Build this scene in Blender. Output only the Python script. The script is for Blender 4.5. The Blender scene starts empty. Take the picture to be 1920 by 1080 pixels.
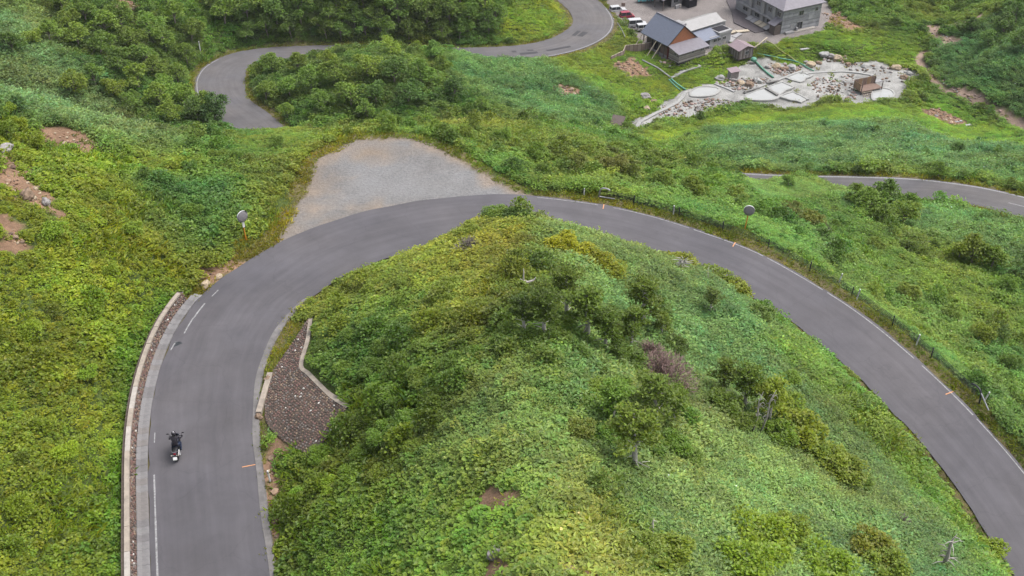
import bpy, bmesh, math, random
import numpy as np
from mathutils import Vector, Matrix
from mathutils.noise import noise as mnoise

# ------------------------------------------------------------------ camera
scene = bpy.context.scene
COL = scene.collection
CAM_H = 48.0
PITCH = math.radians(36.0)
FPX = 2000.0                      # focal length in pixels of a 1920 px wide frame
cam_data = bpy.data.cameras.new('camera')
cam_data.sensor_width = 36.0
cam_data.lens = FPX / 1920.0 * 36.0
cam_data.clip_start = 0.5
cam_data.clip_end = 8000.0
cam = bpy.data.objects.new('camera', cam_data)
COL.objects.link(cam)
cam.location = (0, 0, CAM_H)
cam.rotation_euler = (math.radians(90) - PITCH, 0, 0)
scene.camera = cam

# ------------------------------------------------------------------ sky, sun, exposure
SUN_EL, SUN_AZ = math.radians(62), math.radians(75)     # high, veiled sun from the right
world = bpy.data.worlds.new('World')
scene.world = world
world.use_nodes = True
wn = world.node_tree
wn.nodes.clear()
sky = wn.nodes.new('ShaderNodeTexSky')
sky.sky_type = 'NISHITA'
sky.sun_disc = False
sky.sun_elevation = SUN_EL
sky.sun_rotation = SUN_AZ
sky.air_density = 1.0
sky.dust_density = 4.0
sky.ozone_density = 1.0
hs = wn.nodes.new('ShaderNodeHueSaturation')          # cloud cover washes the blue out of the sky
hs.inputs['Saturation'].default_value = 0.35
bg = wn.nodes.new('ShaderNodeBackground')
bg.inputs['Strength'].default_value = 0.15
wo = wn.nodes.new('ShaderNodeOutputWorld')
wn.links.new(sky.outputs['Color'], hs.inputs['Color'])
wn.links.new(hs.outputs['Color'], bg.inputs['Color'])
wn.links.new(bg.outputs['Background'], wo.inputs['Surface'])
sd = bpy.data.lights.new('sun', 'SUN')
sd.energy = 1.2
sd.angle = math.radians(35)
sd.color = (1.0, 0.95, 0.88)
sun = bpy.data.objects.new('sun', sd)
COL.objects.link(sun)
dvec = Vector((math.sin(SUN_AZ) * math.cos(SUN_EL), math.cos(SUN_AZ) * math.cos(SUN_EL), math.sin(SUN_EL)))
sun.rotation_euler = dvec.to_track_quat('Z', 'Y').to_euler()
sun.location = (0, 60, 120)
vs = scene.view_settings
vs.view_transform = 'Standard'
vs.look = 'None'
vs.gamma = 1.0
vs.use_curve_mapping = False
vs.exposure = 1.15
scene.cycles.max_bounces = 5
scene.cycles.diffuse_bounces = 2
scene.cycles.transparent_max_bounces = 8

# ------------------------------------------------------------------ ray helpers (pixel of the 1920x1080 survey picture -> place)
CP, SP = math.cos(PITCH), math.sin(PITCH)

def ray(px, py):
    u = (px - 960.0) / FPX
    v = (540.0 - py) / FPX
    return np.array([u, CP + v * SP, -SP + v * CP])

def atz(px, py, z):
    d = ray(px, py)
    t = (z - CAM_H) / d[2]
    return np.array([d[0] * t, d[1] * t, z])

def proj(x, y, z):
    dz = z - CAM_H
    dep = y * CP - dz * SP
    up = y * SP + dz * CP
    dep = np.maximum(dep, 0.1)
    return 960 + FPX * x / dep, 540 - FPX * up / dep, dep

rng = np.random.default_rng(11)
R = random.Random(5)

# ------------------------------------------------------------------ value noise in numpy
_perm = np.random.default_rng(3).random((256, 256))

def vnoise(x, y):
    xi = np.floor(x).astype(int); yi = np.floor(y).astype(int)
    fx = x - xi; fy = y - yi
    fx = fx * fx * (3 - 2 * fx); fy = fy * fy * (3 - 2 * fy)
    a = _perm[xi & 255, yi & 255]; b = _perm[(xi + 1) & 255, yi & 255]
    c = _perm[xi & 255, (yi + 1) & 255]; d = _perm[(xi + 1) & 255, (yi + 1) & 255]
    return (a * (1 - fx) + b * fx) * (1 - fy) + (c * (1 - fx) + d * fx) * fy

def fbm(x, y, octv=4):
    s = 0; amp = 0.5; tot = 0
    for o in range(octv):
        s = s + amp * vnoise(x * 2 ** o + 17.3 * o, y * 2 ** o + 9.1 * o)
        tot += amp; amp *= 0.5
    return s / tot - 0.5

# ------------------------------------------------------------------ roads: outer edge surveyed, inner edge offset
def catmull(P, step=1.0):
    P = np.array(P, float)
    P = np.vstack([2 * P[0] - P[1], P, 2 * P[-1] - P[-2]])
    out = []
    for i in range(1, len(P) - 2):
        p0, p1, p2, p3 = P[i - 1], P[i], P[i + 1], P[i + 2]
        n = max(2, int(np.linalg.norm(p2 - p1) / 0.25))
        for t in np.linspace(0, 1, n, endpoint=False):
            out.append(0.5 * ((2 * p1) + (-p0 + p2) * t + (2 * p0 - 5 * p1 + 4 * p2 - p3) * t * t + (-p0 + 3 * p1 - 3 * p2 + p3) * t ** 3))
    out.append(P[-2])
    out = np.array(out)
    s = np.concatenate([[0], np.cumsum(np.linalg.norm(np.diff(out[:, :2], axis=0), axis=1))])
    ss = np.arange(0, s[-1], step)
    return np.stack([np.interp(ss, s, out[:, k]) for k in range(out.shape[1])], 1)

def smooth(P, it):
    P = P.copy()
    for _ in range(it):
        P[1:-1] = 0.25 * P[:-2] + 0.5 * P[1:-1] + 0.25 * P[2:]
    return P

def normals2(P):
    t = np.gradient(P[:, :2], axis=0)
    t /= np.linalg.norm(t, axis=1)[:, None] + 1e-9
    return np.stack([t[:, 1], -t[:, 0]], 1)          # right-hand side of travel

MAIN_OUT = [(290, 1240, 1.2), (283, 1080, 1.0), (280, 960, .75), (277, 860, .5), (281, 790, .4), (292, 720, .2), (317, 643, 0), (345, 592, -.1), (383, 548, -.2),
            (420, 515, -.3), (500, 468, -.5), (570, 432, -.6), (650, 406, -.7), (740, 383, -.8), (840, 369, -1), (940, 363, -1.3), (1040, 371, -1.7),
            (1130, 383, -2.1), (1230, 405, -2.6), (1330, 438, -3.2), (1420, 470, -3.8), (1500, 515, -4.3), (1560, 550, -4.8), (1620, 590, -5.2), (1700, 655, -5.8),
            (1790, 737, -6.5), (1860, 810, -7), (1920, 880, -7.5), (2000, 985, -8.1), (2120, 1160, -9)]
LOW_OUT = [(2250, 520, -16), (2120, 425, -18), (2010, 390, -20), (1920, 369, -22), (1860, 353, -23.3), (1800, 344, -24.5), (1720, 334, -26), (1600, 330, -27.5), (1500, 328, -28.8), (1405, 325, -30)]
FAR_OUT_W = []                     # the hidden stretch joins the two
FAR_OUT = [(377, 200, -37), (365, 167, -38), (368, 143, -38.6), (383, 123, -39.2), (413, 107, -39.8), (443, 97, -40.3), (500, 89, -41), (610, 84.5, -42), (700, 86, -43), (800, 89, -44),
           (897, 89, -44.8), (973, 85, -45.4), (1023, 76, -45.9), (1060, 59, -46.5), (1077, 40, -47), (1067, 20, -47.4), (1045, 0, -47.7), (1010, -22, -48), (960, -45, -48.5)]
def to_world(L): return [atz(*p) for p in L]
main_o = smooth(catmull(to_world(MAIN_OUT)), 6)
low_w = to_world(LOW_OUT)
far_w = to_world(FAR_OUT)
hid = [np.array([18., 140, -31.2]), np.array([-6., 141, -32.6]), np.array([-26., 144.5, -34.2]), np.array([-39., 151, -35.3]), atz(455, 247, -35.9), atz(412, 223, -36.5)]
lowr = smooth(catmull(low_w + hid + far_w), 4)

def width_tab(P, tab):
    s = np.arange(len(P), dtype=float)
    px, py, _ = proj(P[:, 0], P[:, 1], P[:, 2])
    ks = [np.argmin((px - a) ** 2 + (py - b) ** 2) for a, b, w in tab]
    o = np.argsort(ks)
    return smooth(np.interp(s, np.array(ks)[o], np.array([t[2] for t in tab])[o])[:, None], 8)[:, 0]

w_main = width_tab(main_o, [(283, 1080, 6.4), (277, 860, 6.6), (292, 720, 6.8), (345, 592, 7.4), (500, 468, 7.6), (840, 369, 7.2), (1130, 383, 6.1), (1420, 470, 5.7), (1920, 880, 5.7)])
w_low = width_tab(lowr, [(1920, 369, 6.4), (1405, 325, 6.2), (377, 200, 8.2), (365, 155, 9.4), (413, 107, 8.0), (610, 84, 6.6), (973, 85, 7.6), (1060, 59, 9.6), (1045, 0, 9.0)])
n_main = normals2(main_o)                      # travelling away and round to the right: inner side is on the right
main_i = main_o.copy(); main_i[:, :2] += n_main * w_main[:, None]
main_i = smooth(main_i, 10)
# lower road: surveyed edge is the far/outer one; travel goes right -> left -> round -> right : inner side is on the left for the low leg and right after
n_low = normals2(lowr)
px_l, py_l, _ = proj(lowr[:, 0], lowr[:, 1], lowr[:, 2])
side = np.full(len(lowr), 1.0)
side[:np.argmin((px_l - 1405) ** 2 + (py_l - 325) ** 2) + 1] = -1.0
# low leg: the surveyed edge is the far side, so the roadway lies to the left of travel (towards the camera)
k0 = np.argmin((px_l - 1405) ** 2 + (py_l - 325) ** 2)
k1 = np.argmin((px_l - 377) ** 2 + (py_l - 200) ** 2)
side = np.interp(np.arange(len(lowr)), [0, k0, k1, len(lowr)], [-1, -1, 1, 1])
low_i = lowr.copy(); low_i[:, :2] += n_low * (w_low * side)[:, None]
low_c = lowr.copy(); low_c[:, :2] = 0.5 * (lowr[:, :2] + low_i[:, :2])
low_c = smooth(low_c, 12)
n_low = normals2(low_c)
low_L = low_c.copy(); low_L[:, :2] -= n_low * (w_low / 2)[:, None]
low_R = low_c.copy(); low_R[:, :2] += n_low * (w_low / 2)[:, None]
main_c = 0.5 * (main_o + main_i)

# ------------------------------------------------------------------ terrain control points (survey pixel, height) and world anchors
CTRL = [
 # left hillside above the low wall
 (0, 1080, 4.2), (0, 900, 4.8), (0, 700, 5.6), (0, 500, 7.2), (0, 350, 7.4), (0, 230, 6.4), (130, 1080, 2.6), (130, 900, 3.0), (130, 700, 3.6), (130, 500, 4.8), (130, 380, 4.8),
 (240, 1080, 1.6), (235, 860, 1.3), (250, 700, 1.3), (300, 590, 1.3), (340, 530, 1.2), (300, 430, 1.6), (400, 400, .5), (190, 300, 2.4), (300, 295, .8), (430, 330, .0), (500, 380, -.3), (420, 272, -.8), (190, 268, 2.6),
 (90, 245, 4.6),
 # terrace behind the gravel lot
 (560, 268, -1.3), (700, 248, -1.4), (800, 255, -1.6), (900, 290, -1.9), (1000, 330, -2.4), (1100, 345, -3.0), (600, 256, -1.8), (480, 270, -1.7), (860, 262, -2.6), (960, 285, -3.2), (1080, 310, -4.2), (1200, 350, -4.6), (1300, 390, -5.0),
 (1200, 290, -8), (1320, 330, -9), (1420, 370, -10), (1500, 400, -11), (1600, 470, -11), (1700, 520, -12.5), (1800, 580, -13), (1900, 640, -13.5), (1500, 470, -6.4), (1650, 570, -8.2), (1800, 690, -9.2), (1900, 790, -9.6),
 (1700, 430, -18.5), (1850, 470, -18.5), (1900, 550, -16), (1600, 390, -20), (1500, 358, -24.5), (1420, 352, -18), (1380, 345, -15), (1460, 350, -22), (1560, 358, -24.5), (1750, 375, -23.6), (1900, 430, -19.8),
 # central spur (inside of the bend)
 (930, 402, 3.4), (900, 440, 5.0), (850, 460, 4.6), (780, 480, 3.2), (720, 510, 2.2), (1000, 420, 3.2), (1100, 440, 3.0), (1200, 470, 2.0), (1300, 510, .5), (930, 520, 7.2), (980, 600, 8.8), (1000, 700, 10.4), (990, 800, 12.2), (990, 900, 13.8), (1000, 1000, 15.4), (1010, 1080, 16.6),
 (760, 560, 4.4), (700, 620, 3.6), (640, 560, .9), (800, 660, 6.6), (700, 720, 4.0), (660, 760, 3.4), (740, 800, 5.2), (650, 880, 2.6), (800, 900, 8.0), (620, 1000, 3.2), (720, 1000, 6.4), (860, 1000, 11.4), (540, 1000, 1.4), (540, 1080, 1.5), (620, 1080, 4.0), (760, 1080, 8.6), (880, 1080, 13.2),
 (1150, 560, 5.0), (1250, 600, 3.0), (1200, 700, 6.4), (1300, 700, 3.6), (1400, 700, 1.0), (1480, 640, -1.5), (1150, 850, 10.6), (1300, 850, 6.6), (1450, 850, 3.0), (1580, 850, -1.2), (1650, 790, -3.3), (1200, 1000, 12.4), (1350, 1000, 8.6), (1500, 1000, 4.8), (1650, 1000, 0.6), (1780, 1000, -2.9), (1850, 1060, -3.9), (1200, 1080, 13.4), (1400, 1080, 8.8), (1600, 1080, 3.6),
 # hollow under the wooded knoll inside the far hairpin
 (520, 225, -35.5), (600, 215, -34.5), (700, 215, -34), (800, 205, -34.5), (560, 130, -36), (650, 130, -32.5), (720, 96, -34), (760, 140, -32.5), (820, 170, -34.5), (850, 115, -38), (900, 160, -38.5), (960, 130, -42), (1000, 190, -41.5), (1060, 150, -44), (1100, 220, -44), (1130, 180, -46), (1180, 220, -48.2), (1000, 230, -39), (640, 96, -38.5), (800, 98, -40.5),
 # slope below the low road towards the springs
 (1250, 270, -44), (1350, 270, -42), (1350, 300, -36), (1450, 300, -34.5), (1500, 250, -43), (1600, 250, -43.5), (1600, 300, -33), (1700, 300, -31), (1700, 230, -46.5), (1800, 300, -30), (1900, 320, -27), (1900, 280, -38), (1350, 235, -48), (1500, 220, -48.2),
 # springs, yard, stream
 (1250, 210, -50), (1350, 185, -50), (1450, 185, -50), (1550, 170, -50), (1650, 175, -50), (1600, 140, -50), (1500, 110, -49.4), (1600, 90, -48.6), (1700, 60, -48.2), (1600, 30, -48), (1200, 60, -47.9), (1180, 110, -47.6), (1230, 150, -49.2), (1200, 180, -49), (1110, 110, -46.6), (1190, 20, -48), (1300, 0, -48), (1400, 60, -48), (1470, 70, -48.2), (1560, 40, -47.2), (1420, 90, -48.8),
 (1740, 120, -50.5), (1765, 165, -50.6), (1850, 210, -49.6), (1915, 240, -48.6), (1840, 160, -47.4), (1900, 120, -43.5), (1850, 100, -45.5), (1910, 50, -42), (1800, 20, -47.6), (1720, 10, -47.8), (1900, 180, -46.6), (1900, 5, -42),
 # hill behind the far road
 (560, 70, -39.5), (560, 10, -34), (660, 70, -41), (660, 10, -36), (760, 70, -42), (760, 10, -37), (860, 70, -43), (860, 10, -38.5), (960, 60, -44.3), (960, 10, -42), (1020, 40, -45.5),
 # valley on the left
 (450, 60, -38), (440, 10, -34.5), (350, 110, -37), (350, 60, -35), (330, 10, -33), (300, 160, -35.5), (370, 230, -36.6), (300, 240, -35.5), (200, 230, -33.5), (100, 220, -31), (10, 195, -28.5), (200, 150, -31.5), (100, 120, -28.5), (0, 140, -27), (0, 50, -25), (100, 40, -28), (200, 20, -30),
]
ANCH = [(-60, 45, 20), (-60, 70, 17), (-75, 55, 26), (-60, 90, 9), (-75, 95, 8), (-50, 20, 16), (-30, 20, 6.5), (-15, 20, 4.5), (-14, 5, 6), (0, 10, 21), (15, 15, 17), (30, 15, 9), (45, 25, -3), (30, 30, 5), (55, 40, -9.5), (60, 60, -13), (75, 60, -14), (90, 50, -15), (60, 10, -6), (90, 20, -14), (-40, 0, 10), (0, -30, 28), (90, -20, -14), (-90, 0, 28),
        (-58, 112, -9), (-40, 112, -13), (-20, 115, -14), (-28, 104, -8.6), (-23, 104, -8.0), (-33, 105, -9.0), (-26, 99, -4.6), (-30, 112, -14), (0, 112, -10), (15, 108, -11), (-60, 132, -20), (-30, 135, -23), (0, 130, -22), (22, 122, -20), (35, 118, -20), (-90, 120, -6), (-110, 140, -14), (-120, 190, -15),
        (90, 110, -21), (110, 100, -19), (100, 140, -28), (130, 180, -38), (130, 230, -36), (120, 270, -34), (60, 275, -44), (20, 275, -44), (-20, 260, -26), (-60, 260, -22), (-100, 250, -18), (-140, 220, -10), (-140, 100, 5), (-120, 50, 35), (-140, 0, 40), (150, 0, -16), (150, 80, -20), (150, 140, -27), (155, 290, -25), (0, 290, -30), (-140, 290, -8), (85, 250, -46), (95, 85, -16), (80, 100, -18.5)]
C = np.array([atz(*c) for c in CTRL] + [np.array(a, float) for a in ANCH])
extra = []
for P_ in (main_o, main_i):
    extra += [P_[k] for k in range(0, len(P_), 7)]
extra += [low_c[k] for k in range(0, len(low_c), 8)]
C = np.vstack([C, np.array(extra)])
S_ = 50.0
def tps_phi(r2): return 0.5 * r2 * np.log(r2 + 1e-9)
def tps_fit(C, lam):
    n = len(C); X = C[:, :2] / S_
    d2 = ((X[:, None] - X[None]) ** 2).sum(2)
    A = np.zeros((n + 3, n + 3))
    A[:n, :n] = tps_phi(d2) + lam * np.eye(n)
    A[:n, n] = 1; A[:n, n + 1:] = X; A[n, :n] = 1; A[n + 1:, :n] = X.T
    b = np.zeros(n + 3); b[:n] = C[:, 2]
    return X, np.linalg.solve(A, b)
TX, TW = tps_fit(C, 0.0006)
def tps(x, y):
    sh = x.shape; q = np.stack([x.ravel(), y.ravel()], 1) / S_
    out = np.empty(len(q))
    for i in range(0, len(q), 20000):
        b = q[i:i + 20000]
        d2 = ((b[:, None] - TX[None]) ** 2).sum(2)
        out[i:i + 20000] = tps_phi(d2) @ TW[:len(TX)] + TW[len(TX)] + b @ TW[len(TX) + 1:]
    return out.reshape(sh)

# ------------------------------------------------------------------ polygons on the ground (plan view)
def in_poly(x, y, poly):
    ins = np.zeros(x.shape, bool); n = len(poly)
    for i in range(n):
        x1, y1 = poly[i][0], poly[i][1]; x2, y2 = poly[(i + 1) % n][0], poly[(i + 1) % n][1]
        c = ((y1 > y) != (y2 > y)) & (x < (x2 - x1) * (y - y1) / (y2 - y1 + 1e-12) + x1)
        ins ^= c
    return ins

def seg_dist(x, y, poly, closed=True):
    d = np.full(x.shape, 1e9); n = len(poly)
    for i in range(n if closed else n - 1):
        x1, y1 = poly[i][0], poly[i][1]; x2, y2 = poly[(i + 1) % n][0], poly[(i + 1) % n][1]
        dx, dy = x2 - x1, y2 - y1
        t = np.clip(((x - x1) * dx + (y - y1) * dy) / (dx * dx + dy * dy + 1e-12), 0, 1)
        d = np.minimum(d, np.hypot(x - x1 - t * dx, y - y1 - t * dy))
    return d

def sdist(x, y, poly):
    d = seg_dist(x, y, poly)
    return np.where(in_poly(x, y, poly), -d, d)

LOT = [atz(a, b, c) for a, b, c in [(503, 466, -.5), (535, 425, -.6), (556, 385, -.7), (572, 345, -.8), (590, 302, -.9), (640, 274, -1), (662, 262, -1), (760, 257, -1), (805, 268, -1.1), (850, 291, -1.2), (890, 315, -1.25), (930, 341, -1.3), (985, 364, -1.5), (940, 380, -1.3), (840, 385, -1), (740, 400, -.8), (650, 425, -.7), (570, 450, -.6)]]
SPRING = [atz(a, b, -50) for a, b in [(1178, 252), (1195, 226), (1225, 205), (1262, 186), (1290, 168), (1318, 158), (1352, 156), (1372, 128), (1398, 114), (1440, 112), (1490, 120), (1530, 114), (1580, 116), (1640, 114), (1700, 126), (1728, 140), (1700, 158), (1692, 182), (1650, 192), (1590, 193), (1540, 192), (1512, 200), (1480, 205), (1440, 202), (1395, 192), (1340, 208), (1295, 222), (1240, 226), (1208, 238), (1190, 256)]]
YARD = [atz(a, b, -48) for a, b in [(1112, -40), (1140, 10), (1152, 30), (1180, 62), (1200, 80), (1250, 116), (1330, 104), (1345, 92), (1400, 80), (1450, 84), (1480, 72), (1548, 58), (1560, 20), (1540, -40)]]

def chunk_near(x, y, P, rad):
    # nearest sample of polyline P (dense) : distance, index
    d = np.full(x.shape, 1e9); k = np.zeros(x.shape, int)
    bx = (x > P[:, 0].min() - rad) & (x < P[:, 0].max() + rad) & (y > P[:, 1].min() - rad) & (y < P[:, 1].max() + rad)
    idx = np.nonzero(bx.ravel())[0]
    xf = x.ravel()[idx]; yf = y.ravel()[idx]
    dd = np.empty(len(idx)); kk = np.empty(len(idx), int)
    for i in range(0, len(idx), 20000):
        s = slice(i, i + 20000)
        q = (xf[s, None] - P[None, :, 0]) ** 2 + (yf[s, None] - P[None, :, 1]) ** 2
        kk[s] = q.argmin(1); dd[s] = np.sqrt(q.min(1))
    d.ravel()[idx] = dd; k.ravel()[idx] = kk
    return d, k

def sstep(a, b, x):
    t = np.clip((x - a) / (b - a), 0, 1)
    return t * t * (3 - 2 * t)

def road_lat(x, y, Cc, rad=30):
    d, k = chunk_near(x, y, Cc, rad)
    n = normals2(Cc)
    lat = (x - Cc[k, 0]) * n[k, 0] + (y - Cc[k, 1]) * n[k, 1]
    return d, k, lat

def terrain_z(x, y):
    cx = np.clip(x, -140, 150); cy = np.clip(y, -30, 285)
    ex = np.hypot(x - cx, y - cy)
    z = tps(cx, cy)
    z = z + np.minimum(ex, 700) * 0.22 + np.minimum(ex, 400) * 0.25 * fbm(x / 160, y / 160, 3)
    z = z + 1.1 * fbm(x / 11.0 + 5, y / 11.0, 3) + 0.45 * fbm(x / 3.1, y / 3.1 + 40, 2)
    # platforms
    for poly, zz, fall in ((LOT, None, 4.0), (SPRING, -50.0, 5.0), (YARD, -48.0, 4.0)):
        s = sdist(x, y, poly)
        w = 1 - sstep(0.0, fall, s)
        if zz is None:
            zt = -1.0 - 0.018 * (x + 8) + 0.06 * fbm(x / 2, y / 2, 2)
            zt = zt - 0.1
        else:
            zt = zz + (0.5 if zz < -49 else 0.12) * fbm(x / 4, y / 4, 3)
        z = z * (1 - w) + zt * w
    # roads
    for Cc, wd in ((low_c, w_low), (main_c, w_main)):
        d, k, lat = road_lat(x, y, Cc)
        h = wd[k] / 2
        s = d - h
        bank = np.where(lat > 0, 2.9, 5.0) if Cc is main_c else 6.0
        w = 1 - sstep(0.5, bank, s)
        zr = Cc[k, 2] - 0.10 - 0.02 * np.clip(s, 0, 1)
        z = z * (1 - w) + zr * w
    return z

def axis(segs):
    v = [segs[0][0]]
    for a, b, st in segs:
        n = max(1, int(round((b - a) / st)))
        v += list(np.linspace(a, b, n + 1)[1:])
    return np.array(v)
def geo(a, st, g, end):
    v = []; x = a
    while abs(x) < end:
        x += math.copysign(st, a); st *= g; v.append(x)
    return v
xs = axis([(-140, -60, 1.0), (-60, 75, 0.5), (75, 150, 1.0)])
xs = np.array(sorted(geo(-140, 3, 1.35, 3500) + list(xs) + geo(150, 3, 1.35, 3500)))
ys = axis([(-30, 22, 2.0), (22, 110, 0.5), (110, 285, 0.9)])
ys = np.array(sorted(list(-np.array(geo(30, 4, 1.5, 600))) + list(ys) + geo(285, 3, 1.3, 4000)))
GX, GY = np.meshgrid(xs, ys, indexing='ij')
GZ = terrain_z(GX, GY)

def hz(x, y):
    x = np.atleast_1d(np.asarray(x, float)); y = np.atleast_1d(np.asarray(y, float))
    i = np.clip(np.searchsorted(xs, x) - 1, 0, len(xs) - 2); j = np.clip(np.searchsorted(ys, y) - 1, 0, len(ys) - 2)
    fx = (x - xs[i]) / (xs[i + 1] - xs[i]); fy = (y - ys[j]) / (ys[j + 1] - ys[j])
    return (GZ[i, j] * (1 - fx) + GZ[i + 1, j] * fx) * (1 - fy) + (GZ[i, j + 1] * (1 - fx) + GZ[i + 1, j + 1] * fx) * fy
def h1(x, y): return float(hz(x, y)[0])

def at(px, py, lift=0.0):
    """first place on the ground seen at a survey pixel (lift = height above the ground at that pixel)"""
    d = ray(px, py)
    t = np.arange(25.0, 420.0, 0.25)
    X = d[0] * t; Y = d[1] * t; Z = CAM_H + d[2] * t
    g = hz(X, Y) + lift
    b = np.nonzero(Z <= g)[0]
    k = b[0] if len(b) else len(t) - 1
    return np.array([X[k], Y[k], float(hz(X[k], Y[k])[0])])
# ------------------------------------------------------------------ mesh + material helpers
def srgb(r, g, b):
    f = lambda c: (c / 255 / 12.92) if c / 255 <= 0.04045 else ((c / 255 + 0.055) / 1.055) ** 2.4
    return (f(r), f(g), f(b))

MATS = {}
def mat(name, col, rough=0.8, var=0.15, scale=3.0, bump=0.0, bscale=20.0, spec=0.3, metal=0.0, col2=None, stretch=None, trans=0.0):
    if name in MATS: return MATS[name]
    m = bpy.data.materials.new(name); m.use_nodes = True
    nt = m.node_tree; N = nt.nodes; L = nt.links
    b = N['Principled BSDF']
    b.inputs['Roughness'].default_value = rough
    b.inputs['Metallic'].default_value = metal
    b.inputs['Specular IOR Level'].default_value = spec
    tc = N.new('ShaderNodeTexCoord')
    src = tc.outputs['Object']
    if stretch:
        mp = N.new('ShaderNodeMapping'); mp.inputs['Scale'].default_value = stretch
        L.new(src, mp.inputs['Vector']); src = mp.outputs['Vector']
    n1 = N.new('ShaderNodeTexNoise'); n1.inputs['Scale'].default_value = scale; n1.inputs['Detail'].default_value = 6; n1.inputs['Roughness'].default_value = 0.65
    L.new(src, n1.inputs['Vector'])
    mx = N.new('ShaderNodeMix'); mx.data_type = 'RGBA'
    c2 = col2 if col2 else tuple(c * (1 - var) for c in col)
    c1 = col if col2 else tuple(min(1, c * (1 + var)) for c in col)
    mx.inputs[6].default_value = (*c1, 1); mx.inputs[7].default_value = (*c2, 1)
    rp = N.new('ShaderNodeMapRange'); rp.inputs[1].default_value = 0.3; rp.inputs[2].default_value = 0.7
    L.new(n1.outputs['Fac'], rp.inputs[0]); L.new(rp.outputs[0], mx.inputs[0])
    L.new(mx.outputs[2], b.inputs['Base Color'])
    if bump:
        n2 = N.new('ShaderNodeTexNoise'); n2.inputs['Scale'].default_value = bscale; n2.inputs['Detail'].default_value = 5
        L.new(src, n2.inputs['Vector'])
        bp = N.new('ShaderNodeBump'); bp.inputs['Strength'].default_value = bump; bp.inputs['Distance'].default_value = 0.05
        L.new(n2.outputs['Fac'], bp.inputs['Height']); L.new(bp.outputs['Normal'], b.inputs['Normal'])
    MATS[name] = m
    return m

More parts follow.
